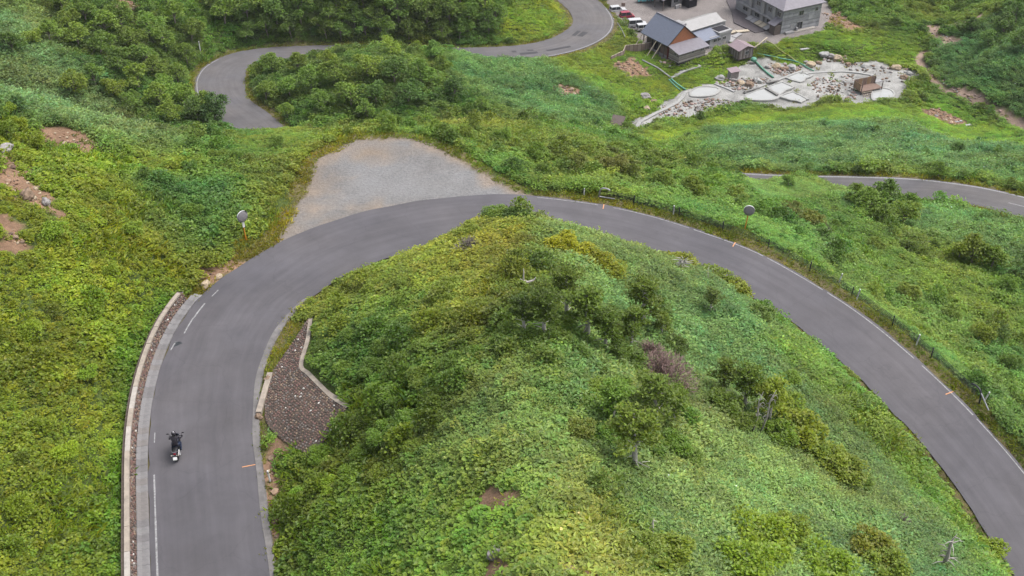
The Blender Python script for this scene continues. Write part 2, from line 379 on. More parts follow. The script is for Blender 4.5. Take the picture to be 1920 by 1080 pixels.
class MB:
    def __init__(s): s.v = []; s.f = []; s.mi = []
    def add(s, verts, faces, mi=0):
        o = len(s.v); s.v += [tuple(map(float, p)) for p in verts]
        s.f += [tuple(o + i for i in f) for f in faces]; s.mi += [mi] * len(faces)
        return s
    def box(s, c, d, rz=0, mi=0, M=None):
        x, y, z = d[0] / 2, d[1] / 2, d[2] / 2
        P = [(-x, -y, -z), (x, -y, -z), (x, y, -z), (-x, y, -z), (-x, -y, z), (x, -y, z), (x, y, z), (-x, y, z)]
        cr, sr = math.cos(rz), math.sin(rz)
        P = [(p[0] * cr - p[1] * sr + c[0], p[0] * sr + p[1] * cr + c[1], p[2] + c[2]) for p in P]
        return s.add(P, [(0, 3, 2, 1), (4, 5, 6, 7), (0, 1, 5, 4), (1, 2, 6, 5), (2, 3, 7, 6), (3, 0, 4, 7)], mi)
    def prism(s, poly, z0, z1, mi=0):
        n = len(poly)
        a = sum(poly[i][0] * poly[(i + 1) % n][1] - poly[(i + 1) % n][0] * poly[i][1] for i in range(n))
        if a < 0: poly = poly[::-1]
        P = [(p[0], p[1], z0) for p in poly] + [(p[0], p[1], z1) for p in poly]
        F = [tuple(range(n))[::-1], tuple(range(n, 2 * n))] + [(i, (i + 1) % n, n + (i + 1) % n, n + i) for i in range(n)]
        return s.add(P, F, mi)
    def tube(s, pts, rad, seg=8, mi=0, cap=True):
        pts = [Vector(p) for p in pts]
        if not hasattr(rad, '__len__'): rad = [rad] * len(pts)
        o = len(s.v); n = len(pts); prev = None
        for i, p in enumerate(pts):
            t = (pts[min(i + 1, n - 1)] - pts[max(i - 1, 0)])
            t = t.normalized() if t.length > 1e-9 else Vector((0, 0, 1))
            if prev is None:
                a = t.orthogonal().normalized()
            else:
                a = prev - t * prev.dot(t)
                a = a.normalized() if a.length > 1e-6 else t.orthogonal().normalized()
            prev = a; b = t.cross(a)
            for k in range(seg):
                q = 2 * math.pi * k / seg
                s.v.append(tuple(p + (a * math.cos(q) + b * math.sin(q)) * rad[i]))
        for i in range(n - 1):
            for k in range(seg):
                s.f.append((o + i * seg + k, o + i * seg + (k + 1) % seg, o + (i + 1) * seg + (k + 1) % seg, o + (i + 1) * seg + k)); s.mi.append(mi)
        if cap:
            s.f.append(tuple(o + k for k in range(seg))[::-1]); s.mi.append(mi)
            s.f.append(tuple(o + (n - 1) * seg + k for k in range(seg))); s.mi.append(mi)
        return s
    def lathe(s, prof, seg=16, c=(0, 0, 0), M=None, mi=0):
        """profile of (radius, z); M an optional rotation"""
        o = len(s.v)
        for r, z in prof:
            for k in range(seg):
                q = 2 * math.pi * k / seg
                p = Vector((r * math.cos(q), r * math.sin(q), z))
                if M: p = M @ p
                s.v.append((p[0] + c[0], p[1] + c[1], p[2] + c[2]))
        for i in range(len(prof) - 1):
            for k in range(seg):
                s.f.append((o + i * seg + k, o + i * seg + (k + 1) % seg, o + (i + 1) * seg + (k + 1) % seg, o + (i + 1) * seg + k)); s.mi.append(mi)
        s.f.append(tuple(o + k for k in range(seg))[::-1]); s.mi.append(mi)
        e = o + (len(prof) - 1) * seg
        s.f.append(tuple(e + k for k in range(seg))); s.mi.append(mi)
        return s
    def grid(s, rows, mi=0):
        o = len(s.v); nr = len(rows); nc = len(rows[0])
        for r in rows: s.v += [tuple(map(float, p)) for p in r]
        for i in range(nr - 1):
            for j in range(nc - 1):
                s.f.append((o + i * nc + j, o + i * nc + j + 1, o + (i + 1) * nc + j + 1, o + (i + 1) * nc + j)); s.mi.append(mi)
        return s
    def mesh(s, name, mats, smooth=False):
        me = bpy.data.meshes.new(name); me.from_pydata(s.v, [], s.f); me.update()
        if not isinstance(mats, (list, tuple)): mats = [mats]
        for m in mats: me.materials.append(m)
        me.polygons.foreach_set('material_index', s.mi)
        if smooth: me.polygons.foreach_set('use_smooth', [True] * len(s.f))
        return me
    def build(s, name, mats, parent=None, loc=None, smooth=False, bevel=0.0):
        me = s.mesh(name, mats, smooth)
        o = bpy.data.objects.new(name, me); COL.objects.link(o)
        if parent is not None: o.parent = parent
        if loc is not None: o.location = loc
        if bevel:
            bv = o.modifiers.new('bevel', 'BEVEL'); bv.width = bevel; bv.segments = 2; bv.limit_method = 'ANGLE'
        return o

def tag(o, label=None, cat=None, group=None, kind=None):
    if label: o['label'] = label
    if cat: o['category'] = cat
    if group: o['group'] = group
    if kind: o['kind'] = kind
    return o
def thing(name, label, cat, loc=(0, 0, 0), rz=0.0, group=None):
    o = bpy.data.objects.new(name, None); COL.objects.link(o)
    o.empty_display_size = 0.3
    o.location = tuple(map(float, loc)); o.rotation_euler = (0, 0, rz)
    return tag(o, label, cat, group)
def structure(o): o['kind'] = 'structure'; return o
def empty(name, parent=None, loc=(0, 0, 0)):
    o = bpy.data.objects.new(name, None); COL.objects.link(o); o.location = tuple(map(float, loc)); o.empty_display_size = 0.3
    if parent is not None: o.parent = parent
    return o
def share(name, me, parent, loc=(0, 0, 0), rot=(0, 0, 0), sc=(1, 1, 1)):
    o = bpy.data.objects.new(name, me); COL.objects.link(o); o.parent = parent
    o.location = tuple(map(float, loc)); o.rotation_euler = rot; o.scale = sc
    return o

# ------------------------------------------------------------------ plan-view zones of the ground
def wpoly(L, lift=0.0): return [at(a, b, lift) for a, b in L]
EARTH = [wpoly(p) for p in (
    [(58, 248), (110, 250), (160, 250), (190, 268), (180, 280), (140, 276), (95, 266)],
    [(0, 282), (25, 300), (60, 340), (95, 375), (105, 400), (75, 400), (45, 372), (0, 345)],
    [(0, 415), (30, 435), (52, 462), (40, 470), (0, 445)],
    [(215, 8), (240, -6), (268, 4), (258, 22), (230, 28)],
    [(925, 1085), (940, 1052), (985, 1046), (1010, 1058), (1060, 1056), (1095, 1085)],
    [(922, 938), (945, 925), (962, 930), (940, 942)],
    [(500, 905), (505, 855), (518, 850), (520, 890), (515, 940), (528, 1000), (518, 1010), (508, 950)],
    [(372, 522), (400, 508), (430, 492), (440, 498), (415, 516), (385, 535)],
    [(1150, 122), (1185, 110), (1205, 125), (1215, 140), (1185, 142), (1160, 132)],
    [(1725, 205), (1760, 205), (1812, 232), (1790, 236), (1745, 220)],
    [(1540, 25), (1575, 22), (1600, 45), (1615, 55), (1585, 62), (1560, 50)],
    [(1030, 165), (1055, 160), (1095, 182), (1070, 185)],
    [(255, 475), (262, 500), (250, 520), (246, 490)],
)]
STREAM = [at(*p) for p in [(1850, 20), (1835, 35), (1810, 42), (1760, 52), (1742, 48), (1755, 70), (1790, 78), (1745, 95), (1722, 104), (1728, 125), (1742, 140), (1758, 160), (1775, 172), (1815, 180), (1840, 195), (1880, 212), (1905, 228), (1960, 250)]]

def zone_bare(x, y):
    """0 = grows over, 1 = bare; also returns which colour"""
    wob = 1.2 * fbm(x / 2.3, y / 2.3, 3)
    w2 = 4.0 * fbm(x / 5.0, y / 5.0 + 9, 3)
    lot = sdist(x, y, LOT) + wob < 0
    spring = sdist(x, y, SPRING) + w2 < 0
    yard = sdist(x, y, YARD) + wob < 0
    earth = np.zeros(x.shape, bool)
    for p in EARTH:
        p = np.array(p); c = p.mean(0); r = np.abs(p - c).max() + 4
        near = (np.abs(x - c[0]) < r) & (np.abs(y - c[1]) < r)
        if near.any():
            e = np.zeros(x.shape, bool)
            e[near] = (sdist(x[near], y[near], p) + (2.2 * fbm(x[near] / 1.6, y[near] / 1.6, 3) + 2.4 * fbm(x[near] / .7, y[near] / .7 + 3, 2))) < 0.4
            earth |= e
    st = seg_dist(x, y, STREAM, closed=False) + 0.6 * w2 < 1.0
    return lot, spring, yard, earth, st

lot_m, spr_m, yard_m, earth_m, str_m = zone_bare(GX, GY)
nn = fbm(GX / 6, GY / 6, 4)[..., None]
nf = fbm(GX / 1.3, GY / 1.3, 3)[..., None]
soil = np.array([0.058, 0.082, 0.020]) * (1 + 0.9 * nf)
far_mask = ((GX < -150) | (GX > 160) | (GY > 290))[..., None]
soil = np.where(far_mask, np.array([0.07, 0.115, 0.03]) * (1 + 1.2 * nn), soil)
def put(mask, c, var=0.5):
    global soil
    soil = np.where(mask[..., None], np.array(c) * (1 + var * nf + 0.4 * nn), soil)
_s1, _k1, _ = road_lat(GX, GY, main_c); _s2, _k2, _ = road_lat(GX, GY, low_c)
_gap = np.minimum(_s1 - w_main[_k1] / 2, _s2 - w_low[_k2] / 2)
put((_gap < 1.3 + 1.6 * nf[..., 0]) | (sdist(GX, GY, LOT) < 1.0 + 2 * nf[..., 0]), (0.10, 0.085, 0.04), 0.9)
put(earth_m, (0.20, 0.125, 0.082), 0.9)
put(str_m, (0.22, 0.16, 0.125), 0.9)
put(yard_m, (0.165, 0.148, 0.142), 0.4)
put(spr_m, (0.235, 0.232, 0.222), 1.0)
grv = np.array([0.160, 0.156, 0.155])
soil = np.where(lot_m[..., None], grv * (1 + 0.3 * nf + 0.55 * nn) * np.array([1 - .12 * nn[..., 0], np.ones_like(GX), 1 + .12 * nn[..., 0]]).transpose(1, 2, 0), soil)
# reddish earth on the lot's far left side and near its edge
lotx = sdist(GX, GY, LOT)
rd = np.clip(1 - np.hypot((GX - atz(700, 285, -1)[0]) / 5.0, (GY - atz(700, 285, -1)[1]) / 3.2) + 0.9 * nf[..., 0], 0, 1)
rd = np.maximum(rd, np.clip(1 + lotx / np.where(GX < -11, 3.2, 1.6) + 1.5 * nf[..., 0], 0, 1) * 0.8)
rd = (rd * lot_m)[..., None]
soil = soil * (1 - rd) + np.array([0.19, 0.15, 0.115]) * (1 + .5 * nf) * rd
soil = np.clip(soil, 0.004, 0.8)

nx, ny = GX.shape
me = bpy.data.meshes.new('ground')
V = np.stack([GX, GY, GZ], -1).reshape(-1, 3)
ii, jj = np.meshgrid(np.arange(nx - 1), np.arange(ny - 1), indexing='ij')
q = (ii * ny + jj).ravel()
F = np.stack([q, q + ny, q + ny + 1, q + 1], 1)
me.vertices.add(len(V)); me.vertices.foreach_set('co', V.ravel())
me.loops.add(F.size); me.loops.foreach_set('vertex_index', F.ravel())
me.polygons.add(len(F)); me.polygons.foreach_set('loop_start', np.arange(0, F.size, 4)); me.polygons.foreach_set('loop_total', np.full(len(F), 4))
me.polygons.foreach_set('use_smooth', np.ones(len(F), bool))
me.update()
ca = me.color_attributes.new('soil', 'FLOAT_COLOR', 'POINT')
ca.data.foreach_set('color', np.concatenate([soil, np.ones(soil.shape[:2] + (1,))], -1).ravel())
gm = bpy.data.materials.new('ground_soil'); gm.use_nodes = True
N = gm.node_tree.nodes; L = gm.node_tree.links
b = N['Principled BSDF']; b.inputs['Roughness'].default_value = 0.92; b.inputs['Specular IOR Level'].default_value = 0.15
at_n = N.new('ShaderNodeAttribute'); at_n.attribute_name = 'soil'
tc = N.new('ShaderNodeTexCoord')
n1 = N.new('ShaderNodeTexNoise'); n1.inputs['Scale'].default_value = 4.0; n1.inputs['Detail'].default_value = 8; n1.inputs['Roughness'].default_value = 0.75
L.new(tc.outputs['Object'], n1.inputs['Vector'])
mr = N.new('ShaderNodeMapRange'); mr.inputs[1].default_value = 0.3; mr.inputs[2].default_value = 0.7; mr.inputs[3].default_value = 0.72; mr.inputs[4].default_value = 1.28
L.new(n1.outputs['Fac'], mr.inputs[0])
mm = N.new('ShaderNodeVectorMath'); mm.operation = 'SCALE'
L.new(at_n.outputs['Color'], mm.inputs[0]); L.new(mr.outputs[0], mm.inputs['Scale'])
L.new(mm.outputs[0], b.inputs['Base Color'])
bp = N.new('ShaderNodeBump'); bp.inputs['Strength'].default_value = 0.7; bp.inputs['Distance'].default_value = 0.25
L.new(n1.outputs['Fac'], bp.inputs['Height']); L.new(bp.outputs['Normal'], b.inputs['Normal'])
me.materials.append(gm)
ground = bpy.data.objects.new('ground', me); COL.objects.link(ground); structure(ground)

# ------------------------------------------------------------------ asphalt
def asphalt(name, base, warm):
    m = bpy.data.materials.new(name); m.use_nodes = True
    N = m.node_tree.nodes; L = m.node_tree.links
    b = N['Principled BSDF']; b.inputs['Roughness'].default_value = 0.85; b.inputs['Specular IOR Level'].default_value = 0.25
    tc = N.new('ShaderNodeTexCoord')
    uv = N.new('ShaderNodeUVMap'); uv.uv_map = 'lane'
    def noise(sc, det, vec, ro=0.6):
        n = N.new('ShaderNodeTexNoise'); n.inputs['Scale'].default_value = sc; n.inputs['Detail'].default_value = det; n.inputs['Roughness'].default_value = ro
        L.new(vec, n.inputs['Vector']); return n.outputs['Fac']
    big = noise(0.25, 3, tc.outputs['Object'])
    mp = N.new('ShaderNodeMapping'); mp.inputs['Scale'].default_value = (0.05, 1.0, 1)
    L.new(uv.outputs['UV'], mp.inputs['Vector'])
    streak = noise(1.6, 4, mp.outputs['Vector'])              # worn wheel tracks run along the road
    fine = noise(60, 3, tc.outputs['Object'], 0.8)
    def mrange(x, lo, hi, a=0.3, bb=0.7):
        r = N.new('ShaderNodeMapRange'); r.inputs[1].default_value = a; r.inputs[2].default_value = bb; r.inputs[3].default_value = lo; r.inputs[4].default_value = hi
        L.new(x, r.inputs[0]); return r.outputs[0]
    def mul(a, c):
        n = N.new('ShaderNodeMath'); n.operation = 'MULTIPLY'; L.new(a, n.inputs[0]); L.new(c, n.inputs[1]); return n.outputs[0]
    cr = N.new('ShaderNodeTexVoronoi'); cr.feature = 'DISTANCE_TO_EDGE'; cr.inputs['Scale'].default_value = 0.22
    wv = N.new('ShaderNodeVectorMath'); wv.operation = 'ADD'
    wn_ = N.new('ShaderNodeTexNoise'); wn_.inputs['Scale'].default_value = 0.9; wn_.inputs['Detail'].default_value = 5
    L.new(tc.outputs['Object'], wn_.inputs['Vector']); L.new(tc.outputs['Object'], wv.inputs[0]); L.new(wn_.outputs['Color'], wv.inputs[1]); L.new(wv.outputs[0], cr.inputs['Vector'])
    crack = mrange(cr.outputs['Distance'], .90, 1.0, 0.0, 0.010)          # fine settled cracks
    stain = mrange(noise(0.55, 5, tc.outputs['Object'], 0.7), 0.93, 1.04, 0.35, 0.62)
    k = mul(mul(mul(mrange(big, .88, 1.10), mrange(streak, .88, 1.10)), mrange(fine, .86, 1.14)), mul(crack, stain))
    mx = N.new('ShaderNodeMix'); mx.data_type = 'RGBA'; mx.inputs[6].default_value = (*base, 1); mx.inputs[7].default_value = (*warm, 1)
    L.new(mrange(noise(0.12, 2, tc.outputs['Object']), 0, 1), mx.inputs[0])
    v = N.new('ShaderNodeVectorMath'); v.operation = 'SCALE'; L.new(mx.outputs[2], v.inputs[0]); L.new(k, v.inputs['Scale'])
    L.new(v.outputs[0], b.inputs['Base Color'])
    bp = N.new('ShaderNodeBump'); bp.inputs['Strength'].default_value = 0.25; bp.inputs['Distance'].default_value = 0.02
    L.new(fine, bp.inputs['Height']); L.new(bp.outputs['Normal'], b.inputs['Normal'])
    return m
M_ASPH = asphalt('asphalt_grey', (0.074, 0.071, 0.080), (0.082, 0.077, 0.083))
M_ASPH2 = asphalt('asphalt_far', (0.088, 0.085, 0.092), (0.10, 0.092, 0.092))

def road_mesh(name, A, B, m, nacross=8, crown=0.05, lift=0.0, i0=0, i1=None, rag=0.0):
    A = A[i0:i1]; B = B[i0:i1]
    rows = []; uvs = []
    ra = rag * fbm(np.arange(len(A)) / 1.7, np.zeros(len(A)) + 3, 3); rb = rag * fbm(np.arange(len(A)) / 1.9, np.zeros(len(A)) + 31, 3)
    for k in range(len(A)):
        r = []; u = []
        wv = B[k] - A[k]; wl = np.linalg.norm(wv[:2]); d = wv / wl
        a = A[k] + d * ra[k]; bb = B[k] + d * rb[k]
        for t in np.linspace(0, 1, nacross + 1):
            p = a * (1 - t) + bb * t
            r.append((p[0], p[1], p[2] + lift + crown * (1 - (2 * t - 1) ** 2))); u.append((k + i0, t * wl))
        rows.append(r); uvs.append(u)
    mb = MB().grid(rows)
    o = mb.build(name, m, smooth=True)
    me = o.data; ul = me.uv_layers.new(name='lane')
    flat = np.array([x for r in uvs for x in r], float)
    li = np.empty(len(me.loops), int); me.loops.foreach_get('vertex_index', li)
    ul.data.foreach_set('uv', flat[li].ravel())
    return structure(o)
road = road_mesh('road', main_o, main_i, M_ASPH, rag=0.32)
lower_road = road_mesh('lower_road', low_L, low_R, M_ASPH2, rag=0.25)
# ------------------------------------------------------------------ foliage materials
def foliage(name, source, transl=0.28, gloss=0.06):
    """leaf material: tint comes from the plant (instance tint or object colour) times a leaf-to-leaf variation"""
    m = bpy.data.materials.new(name); m.use_nodes = True
    N = m.node_tree.nodes; L = m.node_tree.links
    N.clear()
    out = N.new('ShaderNodeOutputMaterial')
    if source == 'instancer':
        a = N.new('ShaderNodeAttribute'); a.attribute_type = 'INSTANCER'; a.attribute_name = 'tint'; src = a.outputs['Color']
    else:
        a = N.new('ShaderNodeObjectInfo'); src = a.outputs['Color']
    lv = N.new('ShaderNodeAttribute'); lv.attribute_name = 'leafv'
    mu = N.new('ShaderNodeVectorMath'); mu.operation = 'MULTIPLY'
    L.new(src, mu.inputs[0]); L.new(lv.outputs['Color'], mu.inputs[1])
    df = N.new('ShaderNodeBsdfDiffuse'); L.new(mu.outputs[0], df.inputs['Color'])
    tr = N.new('ShaderNodeBsdfTranslucent')
    tm = N.new('ShaderNodeVectorMath'); tm.operation = 'MULTIPLY'; tm.inputs[1].default_value = (1.25, 1.2, 0.5)
    L.new(mu.outputs[0], tm.inputs[0]); L.new(tm.outputs[0], tr.inputs['Color'])
    m1 = N.new('ShaderNodeMixShader'); m1.inputs[0].default_value = transl
    L.new(df.outputs[0], m1.inputs[1]); L.new(tr.outputs[0], m1.inputs[2])
    gl = N.new('ShaderNodeBsdfGlossy'); gl.inputs['Roughness'].default_value = 0.5; gl.inputs['Color'].default_value = (1, 1, 1, 1)
    m2 = N.new('ShaderNodeMixShader'); m2.inputs[0].default_value = gloss
    L.new(m1.outputs[0], m2.inputs[1]); L.new(gl.outputs[0], m2.inputs[2])
    L.new(m2.outputs[0], out.inputs['Surface'])
    return m
M_LEAF_I = foliage('leaf_cover', 'instancer', 0.40, 0.02)
M_LEAF_O = foliage('leaf_tree', 'object', 0.36, 0.02)
M_BARK = mat('bark', (0.20, 0.17, 0.14), 0.9, 0.3, 6, 0.4, 30)
M_BARKPALE = mat('bark_pale', (0.42, 0.39, 0.36), 0.9, 0.25, 6, 0.4, 30)

def rnd_dir(el_lo, el_hi, rr):
    az = rr.uniform(0, 2 * math.pi); el = math.radians(rr.uniform(el_lo, el_hi))
    return Vector((math.cos(az) * math.cos(el), math.sin(az) * math.cos(el), math.sin(el)))

class Leaves:
    def __init__(s): s.v = []; s.f = []; s.c = []
    def leaf(s, p, d, nrm, ln, wd, col, fold=0.12):
        """one folded leaf: base p, direction d, upward normal nrm"""
        d = d.normalized(); sd = d.cross(nrm)
        sd = sd.normalized() if sd.length > 1e-5 else d.orthogonal().normalized()
        up = sd.cross(d)
        o = len(s.v)
        s.v += [tuple(p), tuple(p + d * ln * .45 + sd * wd + up * fold * ln), tuple(p + d * ln - up * fold * ln * .8), tuple(p + d * ln * .45 - sd * wd + up * fold * ln)]
        s.f += [(o, o + 1, o + 2), (o, o + 2, o + 3)]
        s.c += [col] * 4
    def mesh(s, name, mats, extra=None):
        v = list(s.v); f = list(s.f); c = list(s.c); mi = [0] * len(f)
        if extra:
            o = len(v); v += extra.v; f += [tuple(o + i for i in q) for q in extra.f]; mi += [1] * len(extra.f); c += [(1, 1, 1)] * len(extra.v)
        me = bpy.data.meshes.new(name); me.from_pydata(v, [], f); me.update()
        for m in mats: me.materials.append(m)
        me.polygons.foreach_set('material_index', mi)
        ca = me.color_attributes.new('leafv', 'FLOAT_COLOR', 'POINT')
        ca.data.foreach_set('color', np.concatenate([np.array(c), np.ones((len(c), 1))], 1).ravel())
        return me

def lv(rr, a=0.26, hue=0.09):
    k = 1 + rr.uniform(-a, a); h = rr.uniform(-hue, hue)
    return (k * (1 + h), k, k * (1 - 1.5 * h))

def herb_clump(seed, n=26, rad=0.42, hgt=0.6, ln=0.24, wd=0.10, flowers=0):
    rr = random.Random(seed); S = Leaves()
    for i in range(n):
        r = rad * math.sqrt(rr.random()); az = rr.uniform(0, 6.283)
        h = hgt * (1 - 0.5 * (r / rad) ** 2) * rr.uniform(0.45, 1.05)
        p = Vector((r * math.cos(az), r * math.sin(az), h))
        out = Vector((math.cos(az), math.sin(az), 0)) * (r / rad + .15) + rnd_dir(-10, 10, rr) * 0.8
        d = out.normalized() + Vector((0, 0, rr.uniform(-0.35, 0.45)))
        s = rr.uniform(0.7, 1.35)
        S.leaf(p - d.normalized() * ln * s * .5, d, Vector((0, 0, 1)) + rnd_dir(-30, 30, rr) * .45, ln * s, wd * s, lv(rr))
    for i in range(flowers):
        az = rr.uniform(0, 6.283); r = rad * rr.random()
        p = Vector((r * math.cos(az), r * math.sin(az), hgt * 1.15))
        for k in range(5):
            S.leaf(p, rnd_dir(0, 40, rr), Vector((0, 0, 1)), 0.07, 0.035, (2.6, 1.9, 6))
    return S.mesh('herb_clump', [M_LEAF_I])

def sasa_clump(seed, n=54, rad=0.44, hgt=0.6, ln=0.20, wd=0.045):
    rr = random.Random(seed); S = Leaves()
    for i in range(n):
        r = rad * math.sqrt(rr.random()); az = rr.uniform(0, 6.283)
        h = hgt * rr.uniform(0.55, 1.0)
        p = Vector((r * math.cos(az), r * math.sin(az), h))
        d = rnd_dir(-25, 30, rr); s = rr.uniform(0.7, 1.3)
        S.leaf(p, d, Vector((0, 0, 1)) + rnd_dir(-20, 20, rr) * .5, ln * s, wd * s, lv(rr, 0.35, 0.08), 0.08)
    return S.mesh('sasa_clump', [M_LEAF_I])

def tuft(seed, n=22, rad=0.3, hgt=0.28):
    rr = random.Random(seed); S = Leaves()
    for i in range(n):
        r = rad * math.sqrt(rr.random()); az = rr.uniform(0, 6.283)
        p = Vector((r * math.cos(az), r * math.sin(az), 0.0))
        d = rnd_dir(15, 60, rr); s = rr.uniform(0.5, 1.2)
        S.leaf(p, d, rnd_dir(0, 20, rr), hgt * s, 0.03, lv(rr, 0.3, 0.15))
    return S.mesh('grass_tuft', [M_LEAF_I])

def bush(seed, rad=0.9, hgt=1.3, n=430, ln=0.135, wd=0.056):
    rr = random.Random(seed); S = Leaves()
    lobes = [(Vector((rr.uniform(-.45, .45) * rad, rr.uniform(-.45, .45) * rad, hgt * rr.uniform(.4, .7))), rad * rr.uniform(.4, .65)) for _ in range(6)]
    for i in range(n):
        c, q = lobes[i % len(lobes)]
        d = rnd_dir(-25, 90, rr); p = c + Vector((d.x * q, d.y * q, d.z * q * .85)) * rr.uniform(.75, 1.05)
        p.z = max(p.z, 0.05)
        dd = d + rnd_dir(-60, 40, rr) * .8; s = rr.uniform(.7, 1.3)
        S.leaf(p, dd, d + Vector((0, 0, .7)), ln * s, wd * s, lv(rr, 0.34, 0.1))
    return S.mesh('bush', [M_LEAF_I])

# ------------------------------------------------------------------ scatter as one object through geometry nodes
def templates(name, meshes):
    c = bpy.data.collections.new(name)
    for i, m in enumerate(meshes):
        o = bpy.data.objects.new('%s_template' % name, m); c.objects.link(o)
    return c

def scatter(name, P, scale, rotz, tint, idx, coll, label, cat, tilt=None):
    n = len(P)
    me = bpy.data.meshes.new(name); me.vertices.add(n); me.vertices.foreach_set('co', np.asarray(P, np.float32).ravel())
    a = me.attributes.new('sc', 'FLOAT_VECTOR', 'POINT'); a.data.foreach_set('vector', np.asarray(scale, np.float32).ravel())
    rot = np.zeros((n, 3), np.float32); rot[:, 2] = rotz
    if tilt is not None: rot[:, :2] = tilt
    a = me.attributes.new('rt', 'FLOAT_VECTOR', 'POINT'); a.data.foreach_set('vector', rot.ravel())
    a = me.attributes.new('tint', 'FLOAT_COLOR', 'POINT'); a.data.foreach_set('color', np.concatenate([tint, np.ones((n, 1))], 1).astype(np.float32).ravel())
    a = me.attributes.new('pick', 'INT', 'POINT'); a.data.foreach_set('value', np.asarray(idx, np.int32))
    me.update()
    o = bpy.data.objects.new(name, me); COL.objects.link(o)
    ng = bpy.data.node_groups.new(name + '_growth', 'GeometryNodeTree')
    ng.interface.new_socket('Geometry', in_out='INPUT', socket_type='NodeSocketGeometry')
    ng.interface.new_socket('Geometry', in_out='OUTPUT', socket_type='NodeSocketGeometry')
    N = ng.nodes; L = ng.links
    gi = N.new('NodeGroupInput'); go = N.new('NodeGroupOutput')
    ci = N.new('GeometryNodeCollectionInfo'); ci.inputs['Collection'].default_value = coll
    ci.inputs['Separate Children'].default_value = True; ci.inputs['Reset Children'].default_value = True
    ip = N.new('GeometryNodeInstanceOnPoints'); ip.inputs['Pick Instance'].default_value = True
    def named(nm, ty):
        a = N.new('GeometryNodeInputNamedAttribute'); a.data_type = ty; a.inputs['Name'].default_value = nm
        return a.outputs['Attribute']
    L.new(gi.outputs[0], ip.inputs['Points']); L.new(ci.outputs[0], ip.inputs['Instance'])
    L.new(named('sc', 'FLOAT_VECTOR'), ip.inputs['Scale']); L.new(named('pick', 'INT'), ip.inputs['Instance Index'])
    er = N.new('FunctionNodeEulerToRotation'); L.new(named('rt', 'FLOAT_VECTOR'), er.inputs[0]); L.new(er.outputs[0], ip.inputs['Rotation'])
    L.new(ip.outputs[0], go.inputs[0])
    md = o.modifiers.new('growth', 'NODES'); md.node_group = ng
    tag(o, label, cat, None, 'stuff')
    return o

